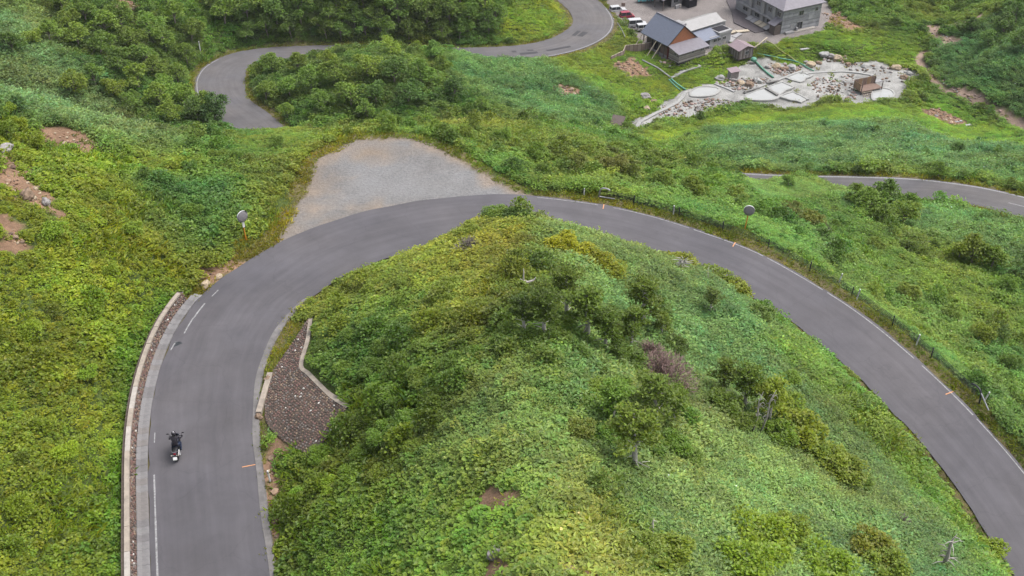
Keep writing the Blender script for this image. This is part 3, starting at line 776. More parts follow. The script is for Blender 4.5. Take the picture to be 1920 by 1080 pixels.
# ------------------------------------------------------------------ what grows where (plan-view zones, surveyed)
K_COL = 1.12
def leafc(r, g, b): return np.array(srgb(r, g, b)) / K_COL * np.array([1.08, 1.0, 0.82 if b < 70 else 0.95])
ZONES = [  # polygon (survey px), colour as seen, share of sasa, share of bushes, soft edge
 ([(-90, 190), (60, 240), (200, 285), (330, 298), (430, 335), (500, 400), (470, 470), (380, 525), (330, 560), (270, 680), (245, 860), (250, 1180), (-200, 1180)], (126, 146, 42), 0.05, .12, 2.0),
 ([(260, 330), (430, 335), (480, 400), (440, 470), (330, 500), (280, 420)], (88, 132, 66), .1, .22, 3.0),
 ([(330, 560), (270, 680), (245, 860), (250, 1180), (190, 1180), (190, 860), (220, 680), (290, 540)], (96, 140, 44), 0., .06, 1.5),
 ([(600, 560), (700, 480), (900, 405), (1000, 600), (900, 760), (760, 880), (620, 900), (640, 760), (580, 680)], (110, 132, 46), 0.0, .34, 2.0),
 ([(600, 640), (760, 600), (880, 680), (840, 800), (700, 860), (650, 760)], (92, 124, 42), 0.0, .6, 2.5),
 ([(480, 900), (640, 880), (800, 900), (900, 1000), (900, 1180), (500, 1180)], (110, 138, 40), 0.0, .12, 2.0),
 ([(700, 430), (900, 405), (980, 420), (960, 560), (860, 640), (700, 560)], (124, 140, 50), 0.3, .08, 2.5),
 ([(900, 690), (1000, 660), (1080, 780), (1180, 930), (1230, 1180), (980, 1180), (870, 1000), (810, 900)], (132, 152, 70), .35, .04, 2.5),
 ([(820, 900), (960, 880), (1030, 1000), (1060, 1180), (860, 1180)], (108, 138, 38), 0.1, .02, 2.5),
 ([(1010, 405), (1150, 425), (1330, 520), (1450, 600), (1600, 690), (1750, 830), (1900, 1000), (2000, 1180), (1260, 1180), (1210, 950), (1090, 800), (1060, 640), (1080, 540), (1000, 450)], (114, 146, 80), .85, .02, 1.8),
 ([(1480, 610), (1600, 690), (1750, 830), (1900, 1000), (2000, 1180), (1880, 1180), (1780, 1000), (1600, 800), (1450, 660)], (114, 146, 60), .3, .05, 1.5),
 ([(1130, 345), (1300, 340), (1450, 390), (1600, 470), (1780, 580), (1990, 700), (1990, 900), (1800, 730), (1600, 575), (1400, 450)], (108, 142, 64), .35, .16, 2.0),
 ([(420, 260), (600, 246), (820, 215), (1000, 245), (1200, 290), (1380, 335), (1130, 350), (1000, 350), (900, 300), (790, 262), (640, 266), (590, 300), (560, 380), (520, 420), (440, 340)], (112, 136, 56), .1, .3, 2.0),
 ([(-60, 20), (120, 10), (230, 150), (340, 262), (300, 290), (100, 238), (-60, 190)], (116, 146, 90), .95, .01, 4.0),
 ([(440, 110), (600, 85), (800, 92), (860, 130), (900, 190), (820, 225), (500, 240), (450, 170)], (92, 124, 50), .1, .3, 4.0),
 ([(840, 92), (960, 112), (1100, 128), (1180, 180), (1150, 240), (1050, 238), (930, 205), (850, 150)], (102, 140, 78), .95, .02, 4.0),
 ([(1020, 110), (1100, 95), (1200, 130), (1280, 160), (1240, 200), (1180, 230), (1140, 180), (1060, 140)], (112, 148, 46), .2, .05, 3.0),
 ([(1190, 250), (1330, 225), (1500, 205), (1700, 195), (1760, 180), (1930, 250), (1930, 290), (1700, 240), (1500, 240), (1330, 250), (1230, 275)], (116, 150, 40), .2, .03, 3.0),
 ([(1320, 245), (1500, 235), (1700, 232), (1930, 280), (1930, 350), (1700, 322), (1400, 320), (1330, 290)], (104, 144, 86), .9, .02, 4.0),
 ([(1400, 82), (1560, 60), (1700, 50), (1740, 100), (1720, 130), (1600, 110), (1450, 115)], (108, 146, 44), .1, .04, 3.0),
 ([(1770, 70), (1960, 0), (1960, 240), (1860, 195), (1780, 165), (1740, 110)], (98, 140, 82), .9, .04, 4.0),
 ([(1520, 345), (1930, 385), (1950, 540), (1750, 450), (1600, 400)], (104, 146, 82), .85, .04, 3.0),
 ([(420, 90), (700, 80), (1000, 70), (1060, 40), (1060, -60), (350, -60), (300, 20)], (96, 130, 46), .1, .4, 4.0),
 ([(940, 20), (1060, -10), (1075, 40), (1050, 62), (980, 80), (930, 60)], (124, 146, 42), .1, .02, 3.0),
 ([(1100, 95), (1145, 55), (1150, 25), (1190, 75), (1230, 120), (1170, 135)], (118, 144, 44), .1, .0, 2.0),
 ([(1140, 120), (1200, 85), (1260, 120), (1340, 100), (1400, 112), (1350, 160), (1290, 175), (1230, 195), (1180, 160)], (112, 144, 44), .1, .0, 2.0),
 ([(1400, 75), (1560, 55), (1620, 110), (1500, 125), (1420, 112)], (104, 140, 44), .1, .0, 2.0),
 ([(1370, 320), (1500, 335), (1640, 338), (1640, 362), (1520, 375), (1400, 372)], (108, 140, 66), .5, .0, 1.5),
 ([(425, 240), (560, 240), (610, 262), (570, 300), (440, 300)], (110, 138, 52), .1, .0, 1.5),
 ([(100, 20), (260, -30), (360, 60), (360, 200), (420, 250), (330, 255), (230, 170), (110, 100)], (88, 122, 46), .1, .4, 4.0),
]
_Z = []
LOWZ = {28: .45, 25: .35, 26: .35, 27: .35, 16: .5, 17: .32, 19: .32, 23: .4, 24: .4, 8: .4, 0: .8, 3: .75, 5: .8, 6: .7, 7: .75, 9: .8, 10: .75, 11: .8}
for zi, (poly, c, sa, bu, soft) in enumerate(ZONES):
    _Z.append((np.array([at(a, b) for a, b in poly]), leafc(*c), sa, bu, soft, LOWZ.get(zi, 1.0)))
DEFAULT = (leafc(104, 136, 54), .25, .15)

def zone_eval(x, y):
    col = np.tile(DEFAULT[0], (len(x), 1)); sa = np.full(len(x), DEFAULT[1]); bu = np.full(len(x), DEFAULT[2]); hh = np.ones(len(x))
    jx = x + 3.0 * fbm(x / 5, y / 5 + 3, 3); jy = y + 3.0 * fbm(x / 5 + 71, y / 5, 3)
    for poly, c, s, b_, soft, hq in _Z:
        lo = poly[:, :2].min(0) - soft * 2; hi = poly[:, :2].max(0) + soft * 2
        m = (jx > lo[0]) & (jx < hi[0]) & (jy > lo[1]) & (jy < hi[1])
        if not m.any(): continue
        w = 1 - sstep(-soft, soft, sdist(jx[m], jy[m], poly))
        col[m] = col[m] * (1 - w[:, None]) + c * w[:, None]
        sa[m] = sa[m] * (1 - w) + s * w; bu[m] = bu[m] * (1 - w) + b_ * w; hh[m] = hh[m] * (1 - w) + hq * w
    return col, sa, bu, hh

def candidates(x0, x1, y0, y1, dens, seed):
    g = np.random.default_rng(seed)
    st = 1 / math.sqrt(dens)
    X, Y = np.meshgrid(np.arange(x0, x1, st), np.arange(y0, y1, st), indexing='ij')
    X = X.ravel() + g.uniform(-.5, .5, X.size) * st; Y = Y.ravel() + g.uniform(-.5, .5, Y.size) * st
    Z = hz(X, Y)
    px, py, dep = proj(X, Y, Z)
    k = (px > -170) & (px < 2090) & (py > -70) & (py < 1260)
    return X[k], Y[k], Z[k]

def road_gap(x, y):
    d1, k1, l1 = road_lat(x, y, main_c); d2, k2, l2 = road_lat(x, y, low_c)
    return d1 - w_main[k1] / 2, d2 - w_low[k2] / 2, l1
CLEARS = []          # spots where only short grass grows, round posts
BLOCKS = []          # plan polygons nothing grows in
def blocked(x, y):
    m = np.zeros(x.shape, bool)
    for p in BLOCKS: m |= in_poly(x, y, p)
    return m

def clear_round(p, r):
    CLEARS.append([(p[0] + r * math.cos(a) - p[0] / 90 * r * .6, p[1] + r * 1.2 * math.sin(a) - r * .7) for a in np.linspace(0, 6.283, 10, endpoint=False)])

# ------------------------------------------------------------------ common materials
M_CONC = mat('concrete', (0.30, 0.275, 0.25), 0.9, 0.22, 2.5, 0.3, 30)
M_CONCW = mat('concrete_warm', (0.25, 0.215, 0.18), 0.9, 0.25, 2.0, 0.3, 30)
M_CONCG = mat('concrete_grey', (0.20, 0.195, 0.195), 0.9, 0.22, 2.5, 0.3, 30)
M_STONES = [mat('stone_%s' % n, c, 0.85, 0.3, 9, 0.3, 40) for n, c in (('brown', (0.14, 0.092, 0.075)), ('grey', (0.16, 0.14, 0.13)), ('dark', (0.075, 0.058, 0.052)), ('tan', (0.22, 0.165, 0.12)), ('pink', (0.165, 0.095, 0.085)), ('white', (0.55, 0.53, 0.50)))]
M_MORTAR = mat('mortar_dark', (0.07, 0.055, 0.045), 0.95, 0.3, 5)
M_WHITE = mat('white_paint', (0.62, 0.62, 0.62), 0.6, 0.08, 8)
M_LINE = mat('road_line_white', (0.21, 0.208, 0.212), 0.85, 0.5, 7)
M_ORANGE = mat('orange_paint', (0.50, 0.20, 0.03), 0.55, 0.15, 6)
M_OMARK = mat('orange_road_mark', (0.45, 0.22, 0.11), 0.8, 0.25, 6)
M_STEEL = mat('galvanised_steel', (0.30, 0.30, 0.31), 0.45, 0.15, 6, metal=0.6)
M_DARKST = mat('dark_steel', (0.035, 0.038, 0.042), 0.5, 0.2, 6, metal=0.4)
M_BLACK = mat('black_plastic', (0.012, 0.012, 0.014), 0.5, 0.2, 6)
M_RUBBER = mat('rubber', (0.016, 0.016, 0.017), 0.85, 0.2, 10)
M_CHROME = mat('chrome', (0.55, 0.55, 0.57), 0.2, 0.05, 4, metal=1.0)
M_REDL = mat('red_lens', (0.28, 0.01, 0.02), 0.25, 0.1, 8)

px_m, py_m, _ = proj(main_o[:, 0], main_o[:, 1], main_o[:, 2])
n_o = normals2(main_o)
def kidx(px, py): return int(np.argmin((px_m - px) ** 2 + (py_m - py) ** 2))
def kfrac(P, s):
    """point at fractional index"""
    i = int(np.clip(math.floor(s), 0, len(P) - 2)); f = s - i
    return P[i] * (1 - f) + P[i + 1] * f
def off(s, d, z=0.0):
    p = kfrac(main_o, s); n = kfrac(n_o, s); n = n / np.linalg.norm(n)
    return np.array([p[0] + n[0] * d, p[1] + n[1] * d, p[2] + z])
def offi(s, d, z=0.0):
    p = kfrac(main_i, s); n = kfrac(n_o, s); n = n / np.linalg.norm(n)
    return np.array([p[0] + n[0] * d, p[1] + n[1] * d, p[2] + z])

def stone_mesh(seed, mi):
    rr = random.Random(seed); bm = bmesh.new()
    bmesh.ops.create_icosphere(bm, subdivisions=1, radius=1)
    for v in bm.verts: v.co *= rr.uniform(.78, 1.12)
    return [tuple(v.co) for v in bm.verts], [tuple(v.index for v in f.verts) for f in bm.faces]
STONE_SHAPES = [stone_mesh(i, 0) for i in range(6)]
def add_stone(mb, p, sx, sy, sz, rr, nrm=None):
    vs_, fs = STONE_SHAPES[rr.randrange(6)]
    M = Matrix.Rotation(rr.uniform(0, 6.28), 3, 'Z')
    if nrm is not None: M = Vector(nrm).to_track_quat('Z', 'Y').to_matrix() @ M
    S = Matrix.Diagonal((sx, sy, sz))
    mi = rr.choices(range(6), (34, 14, 20, 12, 18, 1.2))[0]
    mb.add([tuple(M @ (S @ Vector(v)) + Vector(p)) for v in vs_], fs, mi)

# ------------------------------------------------------------------ kerb blocks and low stone wall along the left leg
kA, kB = kidx(286, 1160), kidx(383, 548)
rr = random.Random(8)
kerb = structure(MB().grid([[off(s, -.02, -.02), off(s, -.72, .0)] for s in np.arange(kA, kB + .3, 1.0)]).build('kerb', M_CONCG))
blk = []
for v in range(3):
    mb = MB(); mb.add([(-.285, .0, .0), (.285, .0, .0), (.285, .0, .05), (-.285, .0, .05), (-.285, .42, .03), (.285, .42, .03), (.285, .62, .11), (-.285, .62, .11), (-.285, .68, .11), (.285, .68, .11), (.285, .68, 0), (-.285, .68, 0)],
           [(0, 1, 2, 3), (3, 2, 5, 4), (4, 5, 6, 7), (7, 6, 9, 8), (8, 9, 10, 11), (1, 10, 9, 6, 5, 2), (0, 3, 4, 7, 8, 11)])
    mm_ = mat('kerb_concrete_%s' % ('pale', 'grey', 'warm')[v], ((0.155, 0.150, 0.152), (0.125, 0.12, 0.122), (0.142, 0.132, 0.128))[v], 0.9, .22, 3, .3, 30)
    blk.append(mb.mesh('kerb_block', mm_))
s = kA + .3
while s < kB - .3:
    p = off(s, -.02, 0.02); t = off(s + .3, -.02) - off(s - .3, -.02)
    a = math.atan2(t[1], t[0])
    share('kerb_block', blk[rr.choices((0, 1, 2), (5, 3, 2))[0]], kerb, (p[0], p[1], p[2] + rr.uniform(-.006, .006)), (0, 0, a + rr.uniform(-.01, .01)))
    s += .6
wall_s = np.arange(kA, kB - .4, 1.0)
WB, WT, WH = -.74, -1.0, .85
def wh(s): return WH * (0.92 + 0.10 * math.sin(s * .21)) * (1.0 if s < kB - 3 else 0.9)
low_wall = thing('stone_wall', 'low cobble retaining wall with concrete cap along the left road edge', 'wall', off((kA + kB) / 2, WB))
wl = np.array(low_wall.location)
mb = MB().grid([[off(s, WB, -.1) - wl, off(s, WT, wh(s)) - wl] for s in wall_s] )
mb.grid([[off(s, WT, wh(s)) - wl, off(s, WT - .4, wh(s)) - wl, off(s, WT - .4, -.3) - wl] for s in wall_s])
e0, e1 = wall_s[0], wall_s[-1]
for e in (e0, e1): mb.add([off(e, WB, -.1) - wl, off(e, WT, wh(e)) - wl, off(e, WT - .4, wh(e)) - wl, off(e, WT - .4, -.3) - wl], [(0, 1, 2, 3)])
mb.build('backing', M_MORTAR, low_wall)
mb = MB(); s = wall_s[0]
while s < wall_s[-1]:
    hh = wh(s); rows = 6
    for r in range(rows):
        f = (r + .5 + rr.uniform(-.18, .18)) / rows
        p = off(s + rr.uniform(-.05, .05) + (.09 if r % 2 else 0), WB + (WT - WB) * f, hh * f) - wl
        n = kfrac(n_o, s)
        add_stone(mb, p, rr.uniform(.07, .105), rr.uniform(.065, .09), .07, rr, (n[0], n[1], .28))
    s += .175
tag(mb.build('cobbles', M_STONES, low_wall), kind='stuff')
s = wall_s[0]
while s < wall_s[-1] - .5:
    ln = rr.uniform(1.8, 2.6); e = min(s + ln - .02, wall_s[-1])
    sh = rr.uniform(-.02, .02)
    rows = []
    for q in np.linspace(s, e, 5):
        hh = wh(s) + sh
        rows.append([off(q, WT + .08, hh - .02) - wl, off(q, WT + .07, hh + .11) - wl, off(q, WT - .22, hh + .12) - wl, off(q, WT - .24, hh - .1) - wl])
    m_ = MB().grid(rows)
    for k in (0, -1): m_.add(rows[k], [(0, 1, 2, 3)])
    m_.build('cap_segment', M_CONCW if rr.random() < .7 else M_CONC, low_wall)
    s += ln
BLOCKS.append([off(s, .1)[:2] for s in wall_s] + [off(s, WT - .25)[:2] for s in wall_s[::-1]])

# ------------------------------------------------------------------ pale gutter strip on the inside of the left leg
g0, g1 = kidx(286, 1160), kidx(383, 548)
gut = structure(MB().grid([[offi(s, -.22 - .03 * math.sin(s * .9), .035), offi(s, -.1, .028), offi(s, .16 + .02 * math.sin(s * 1.7), .022), offi(s, .24, -.12)] for s in np.arange(g0, g1 + 4, .7)]).build('gutter_strip', mat('gutter_worn', (0.125, 0.118, 0.116), .9, .3, 1.2, .3, 25)))

# ------------------------------------------------------------------ cobble-pitched bank under the spur
CAPL = [(580, 598), (574, 640), (561, 690), (575, 708), (594, 727), (618, 750), (650, 772)]
FOOT = [(577, 604), (548, 648), (522, 684), (505, 718), (497, 760), (500, 795), (524, 822), (556, 846), (592, 862)]
capP = catmull([at(*p) for p in CAPL], .25); footP = catmull([at(*p) for p in FOOT], .25)
def lerp_poly(P, t):
    s_ = np.concatenate([[0], np.cumsum(np.linalg.norm(np.diff(P[:, :2], axis=0), axis=1))]); q = t * s_[-1]
    return np.array([np.interp(q, s_, P[:, k]) for k in range(3)])
bank = thing('cobble_bank', 'brown cobble-paved bank with concrete cap beside the road', 'bank', at(560, 790))
bl = np.array(bank.location)
def face_pt(t, u, lift):
    a = lerp_poly(footP, t); b_ = lerp_poly(capP, t); p = a * (1 - u) + b_ * u
    z = max(h1(p[0], p[1]), p[2] - .05) + lift
    return np.array([p[0], p[1], z])
rows = [[face_pt(t, u, .10) - bl for u in np.linspace(0, 1, 14)] for t in np.linspace(0, 1, 26)]
MB().grid(rows).build('bedding', M_MORTAR, bank, smooth=True)
mb = MB(); t = .005
while t < .995:
    a = lerp_poly(footP, t); b_ = lerp_poly(capP, t); n_ = max(2, int(np.linalg.norm(b_ - a) / .165))
    for i in range(n_):
        u = (i + .5 + rr.uniform(-.2, .2)) / n_
        p = face_pt(min(max(t + rr.uniform(-.004, .004), 0), 1), u, .11)
        p2 = face_pt(t, min(u + .05, 1), .11); p3 = face_pt(min(t + .02, 1), u, .11)
        nrm = np.cross(p2 - p, p3 - p); nrm = nrm if nrm[2] > 0 else -nrm
        add_stone(mb, p - bl, rr.uniform(.065, .105), rr.uniform(.06, .09), .07, rr, nrm if np.linalg.norm(nrm) > 1e-6 else None)
    t += .0165
tag(mb.build('cobbles', M_STONES, bank), kind='stuff')
rows = []
nc = normals2(capP)
for k in range(len(capP)):
    w_ = .30 + .30 * sstep(.75, 1, k / len(capP))
    p = capP[k]; q = p + np.array([nc[k, 0], nc[k, 1], 0]) * -w_
    if q[0] < p[0]: q = p - (q - p)
    z = face_pt(k / (len(capP) - 1), 1, .16)[2]
    rows.append([np.array([p[0], p[1], z - .25]) - bl, np.array([p[0], p[1], z]) - bl, np.array([q[0], q[1], z + .05]) - bl, np.array([q[0], q[1], z - .4]) - bl])
MB().grid(rows).build('concrete_cap', M_CONCW, bank)
BLOCKS.append([p[:2] for p in footP] + [(p[0] + .75, p[1] + .15) for p in capP[::-1]])
ks0 = int(((main_i[:, :2] - footP[0, :2]) ** 2).sum(1).argmin()); ks1 = int(((main_i[:, :2] - footP[int(len(footP) * .62), :2]) ** 2).sum(1).argmin())
STRIP = [tuple(main_i[k, :2]) for k in range(min(ks0, ks1) - 9, max(ks0, ks1) + 2)]
STRIP = STRIP + [tuple(p[:2]) for p in footP[:int(len(footP) * .7)]] if ks0 > ks1 else STRIP + [tuple(p[:2]) for p in footP[int(len(footP) * .7)::-1]]

def boulder(name, px, py, dims, m, label, cat='rock', seed=0, group=None):
    q = random.Random(seed); bm = bmesh.new(); bmesh.ops.create_icosphere(bm, subdivisions=3, radius=1)
    for v in bm.verts:
        n = mnoise(v.co * 1.3 + Vector((seed * 3.1, 0, 0))) * .38 + mnoise(v.co * 3.5 + Vector((seed, 5, 0))) * .14
        v.co = v.co * (1 + n)
        v.co = Vector((v.co.x * dims[0] / 2, v.co.y * dims[1] / 2, v.co.z * dims[2] / 2))
    me = bpy.data.meshes.new(name); bm.to_mesh(me); bm.free(); me.materials.append(m)
    p = at(px, py) if not hasattr(px, '__len__') else np.array(px)
    o = bpy.data.objects.new(name, me); COL.objects.link(o); o.location = (p[0], p[1], p[2] + dims[2] * .28); o.rotation_euler = (0, 0, q.uniform(0, 6))
    return tag(o, label, cat, group)
M_ROCKB = mat('rock_brown', (0.17, 0.12, 0.085), 0.9, .35, 3, .5, 12)
M_ROCKG = mat('rock_grey', (0.22, 0.205, 0.20), 0.9, .35, 3, .5, 12)
M_ROCKT = mat('rock_tan', (0.30, 0.24, 0.17), 0.9, .3, 3, .5, 12)
boulder('boulder', 503, 716, (.55, .45, .5), M_ROCKB, 'brown boulder at the upper end of the kerb beam by the cobble bank', seed=1)
boulder('boulder', 486, 787, (.5, .45, .45), M_ROCKB, 'brown boulder at the lower end of the kerb beam by the cobble bank', seed=2)
boulder('boulder', 386, 536, (.9, .6, .55), M_ROCKT, 'tan boulder right beside the far end of the low cobble wall', seed=3)
boulder('boulder', 411, 521, (.8, .5, .4), M_ROCKT, 'tan boulder lying on the asphalt edge just past the low cobble wall', seed=4)
boulder('boulder', 930, 1042, (.75, .6, .5), M_ROCKG, 'grey rock beside the bare earth at the bottom of the spur', seed=5)
boulder('boulder', 52, 372, (1.5, .9, .9), M_ROCKB, 'large brown rock in the earth scar on the left hillside', seed=6)
boulder('boulder', 88, 385, (.8, .6, .7), M_ROCKG, 'smaller grey rock right of the large brown rock on the left hillside', seed=7)
boulder('boulder', 10, 285, (1.6, 1.0, .7), M_ROCKG, 'grey rock slab at the left picture edge above the earth scar', seed=8)
# kerb beam between the two boulders
p0 = at(507, 705); p1 = at(486, 782); d_ = p1 - p0; a_ = math.atan2(d_[1], d_[0])
kb = MB().box((0, 0, .1), (float(np.hypot(d_[0], d_[1])), .38, .42)).build('concrete_beam', M_CONCW, bevel=.04)
kb.location = tuple((p0 + p1) / 2); kb.rotation_euler = (0, -math.atan2(d_[2], np.hypot(d_[0], d_[1])), a_)
tag(kb, 'short concrete beam between two boulders at the foot of the cobble bank', 'beam')

# ------------------------------------------------------------------ painted marks on the roads
def mark_strip(name, pts, w, m, lift=.012):
    """thin paint sheet along points; pts carry the asphalt height"""
    P = np.array(pts); n = normals2(P)
    rows = [[(p[0] + n[k, 0] * w / 2, p[1] + n[k, 1] * w / 2, p[2] + lift), (p[0] - n[k, 0] * w / 2, p[1] - n[k, 1] * w / 2, p[2] + lift)] for k, p in enumerate(P)]
    return structure(MB().grid(rows).build(name, m))
def crown_z(s, d):
    w_ = float(np.interp(s, np.arange(len(w_main)), w_main)); t = np.clip(d / w_, 0, 1)
    zo = kfrac(main_o, s)[2]; zi = kfrac(main_i, s)[2]
    return zo * (1 - t) + zi * t + .05 * (1 - (2 * t - 1) ** 2)
def online(s, d):
    p = off(s, d); p[2] = crown_z(s, d); return p
runs = [(kidx(290, 1150), kidx(283, 985), .34, .11), (kidx(283, 980), kidx(281, 940), .34, .09), (kidx(280, 925), kidx(278, 890), .35, .10), (kidx(278, 835), kidx(280, 805), .36, .07),
        (kidx(345, 592), kidx(372, 560), .75, .12), (kidx(330, 618), kidx(343, 596), .72, .10), (kidx(374, 557), kidx(392, 540), .8, .09)]
for a, b, d, w_ in runs:
    if b - a < 1: b = a + 2
    mark_strip('edge_line', [online(s, d) for s in np.arange(a, b + .1, .5)], w_, M_LINE)
kc, kd = kidx(1000, 366), kidx(2080, 1090)
s = float(kc); q = random.Random(4)
while s < kd:
    ln = q.uniform(4, 11); e = min(s + ln, kd)
    mark_strip('edge_line', [online(x, .22) for x in np.arange(s, e, .5)], q.uniform(.08, .11), M_LINE)
    s = e + q.choice((.05, .15, .4, 1.2))
for px, py, side_ in ((1128, 386, 'o'), (1378, 456, 'o'), (1792, 740, 'o'), (466, 925, 'i')):
    if side_ == 'o':
        s = kidx(px, py); mark_strip('survey_mark', [online(s, x) for x in (-.05, .35, .75)], .09, M_OMARK, .018)
    else:
        s = kidx(279, 920); w_ = w_main[s]; mark_strip('survey_mark', [online(s, w_ - x) for x in (1.0, .6, .2)], .07, M_OMARK, .018)
# short L-shaped stroke and manhole on the left leg
s = kidx(317, 643)
def lane_at(px, py):
    p = np.array([0, 0, 0.]); z = 0.
    for _ in range(4):
        p = atz(px, py, z); d2 = ((main_c[:, :2] - p[:2]) ** 2).sum(1); k = d2.argmin()
        lat_ = float((p[:2] - main_o[k, :2]) @ n_o[k]); z = crown_z(k, lat_)
    return p
mark_strip('edge_line', [lane_at(320, 657), lane_at(325, 648), lane_at(329, 642)], .10, M_LINE)
mark_strip('edge_line', [lane_at(328, 642), lane_at(333, 641), lane_at(337, 642.5)], .08, M_LINE)
mh = lane_at(333, 646)
o = MB().lathe([(.33, 0), (.33, .012), (.29, .016), (.28, .011), (.05, .013)], 20).build('manhole_cover', M_DARKST, loc=tuple(mh + np.array([0, 0, .004])))
tag(o, 'round dark manhole cover near the white stroke on the left lane', 'manhole')
# lower road: far edge line and a centre dash, dark repair patches
def low_on(s, d):
    a = kfrac(low_L, s); b_ = kfrac(low_R, s); w_ = np.linalg.norm((b_ - a)[:2]); t = d / w_
    p = a * (1 - t) + b_ * t; p[2] += .05 * (1 - (2 * t - 1) ** 2); return p
pxl, pyl, _ = proj(low_c[:, 0], low_c[:, 1], low_c[:, 2])
def lidx(px, py): return int(np.argmin((pxl - px) ** 2 + (pyl - py) ** 2))
ka, kb_ = lidx(2100, 440), lidx(1405, 335)
sgn_far = low_R[ka + 10, 1] > low_L[ka + 10, 1]
mark_strip('edge_line', [low_on(s, (w_low[int(s)] - .35) if sgn_far else .35) for s in np.arange(ka, kb_ + 6, 1)], .30, M_LINE)
mark_strip('centre_dash', [low_on(s, w_low[int(s)] / 2) for s in np.arange(lidx(1925, 392), lidx(1880, 378), 1)], .18, M_LINE)
ka, kb_ = lidx(990, 95), lidx(1105, 10)
mark_strip('edge_line', [low_on(s, w_low[int(s)] - .35) for s in np.arange(ka - 6, kb_, 1)], .22, M_LINE)
kh0, kh1 = lidx(410, 180), lidx(440, 105)
mark_strip('edge_line', [low_on(s, .4) for s in np.arange(kh0, kh1, 1)], .2, M_LINE)
M_PATCH = mat('asphalt_patch', (0.042, 0.041, 0.045), 0.85, .2, 4)
def low_at(px, py):
    z = -46.; p = None
    for _ in range(4):
        p = atz(px, py, z); k = ((low_c[:, :2] - p[:2]) ** 2).sum(1).argmin(); z = low_c[k, 2] + .05
    return p
for a, b, w_ in (((1075, 67), (1086, 58), .9), ((1087, 68), (1098, 60), 1.3), ((1025, 95), (1070, 87), .8), ((975, 101), (1008, 98), .9), ((960, 97), (968, 96.5), .9), ((984, 95), (1000, 94), .6)):
    A = low_at(*a); B = low_at(*b)
    mark_strip('asphalt_patch', [A, (A + B) / 2, B], w_, M_PATCH, .02)

# ------------------------------------------------------------------ white marker posts
def marker_post(p, label, h=.95, r=.055, lean=(0, 0), group='white marker posts'):
    clear_round(p, .55)
    t = thing('marker_post', label, 'post', p, 0, group)
    t.rotation_euler = (lean[0], lean[1], 0)
    MB().lathe([(r, -.2), (r, h - .02), (r * .8, h), (.01, h + .01)], 10).build('shaft', M_WHITE, t, smooth=False)
    MB().lathe([(r * 1.06, h * .78), (r * 1.06, h * .9)], 10).build('reflector_band', M_STEEL, t)
    return t
def low_lift(p): return np.array([p[0], p[1], h1(p[0], p[1])])
marker_post(at(507, 904), 'white marker post in the weeds right of the motorcycle lane', lean=(.0, -.05))
marker_post(at(1573, 530), 'white marker post standing back in the greenery, highest on the right slope', lean=(.05, .12))
marker_post(off(kidx(1600, 575), -1.25), 'white marker post on the cable barrier, upper of the two', lean=(0, .1))
marker_post(off(kidx(1703, 657), -1.25), 'white marker post on the cable barrier, lower of the two', lean=(0, .06))
marker_post(at(1846, 752), 'white marker post just below the lower end of the cable barrier', lean=(.05, .12))
marker_post(off(kidx(1250, 411), -1.3), 'white marker post half sunk in leaves at the barrier near the bend', h=.8)
marker_post(at(1095, 367), 'white marker post beside the upper end of the cable barrier', h=.7)
marker_post(at(376, 97), 'tall white marker post on the bank above the far hairpin', h=2.2, r=.09)
marker_post(atz(1148, 24, -48), 'white post at the car park entrance', h=1.9, r=.08)
marker_post(atz(1150, 47, -47.6), 'white post in the grass between far road and red car', h=1.6, r=.08)

# ------------------------------------------------------------------ traffic mirrors
def traffic_mirror(p, face, pole_h, dia, label, plate=False, lean=0.0):
    clear_round(p, 1.3)
    t = thing('traffic_mirror', label, 'traffic mirror', p, 0, 'traffic mirrors')
    t.rotation_euler = (0, lean, 0)
    MB().tube([(0, 0, -.3), (0, 0, pole_h)], .055, 10).build('pole', M_ORANGE, t)
    f = Vector(face).normalized(); M3 = f.to_track_quat('Z', 'Y').to_matrix()
    c = Vector((0, 0, pole_h)) + f * .14
    r = dia / 2
    h = MB().lathe([(r * .6, -.12), (r, -.05), (r * 1.04, .0), (r * 1.04, .035), (r * .97, .04)], 28, c, M3).build('mirror_housing', M_STEEL, t, smooth=True)
    MB().lathe([(r * .965, .035), (r * .8, .062), (r * .5, .085), (r * .2, .095), (.01, .097)], 28, c, M3).build('mirror_face', mat('mirror_painted_reflection', (0.19, 0.18, 0.19), .45, .03, 2, metal=.0), h, smooth=True)  # matte grey face: the road's reflection is put into the colour
    # hood over the upper rim
    rows = []
    for k in range(13):
        a = math.radians(20 + 140 * k / 12)
        e = Vector((math.cos(a), math.sin(a), 0)) * r * 1.05
        rows.append([tuple(M3 @ (e + Vector((0, 0, -.02))) + c), tuple(M3 @ (e * 1.01 + Vector((0, 0, .08))) + c)])
    MB().grid(rows).build('hood', M_WHITE, h)
    MB().box((0, 0, pole_h - .05), (.16, .16, .1)).build('bracket', M_STEEL, t)
    if plate: MB().box((f[0] * .08, f[1] * .08, pole_h - dia * .5 - .32), (.20, .03, .5), math.atan2(f[1], f[0]) - math.pi / 2).build('white_plate', M_WHITE, t)
    return t
# hoods need the mirror's up to be world up: build the frame explicitly through track axis
traffic_mirror(at(462, 453), (.7, -.7, .05), 2.35, .95, 'orange-poled traffic mirror with white plate left of the gravel lot', True, -.02)
traffic_mirror(at(1396, 432), (-.2, -1, .05), 2.15, .95, 'orange-poled traffic mirror in the greenery outside the right bend', False, .06)

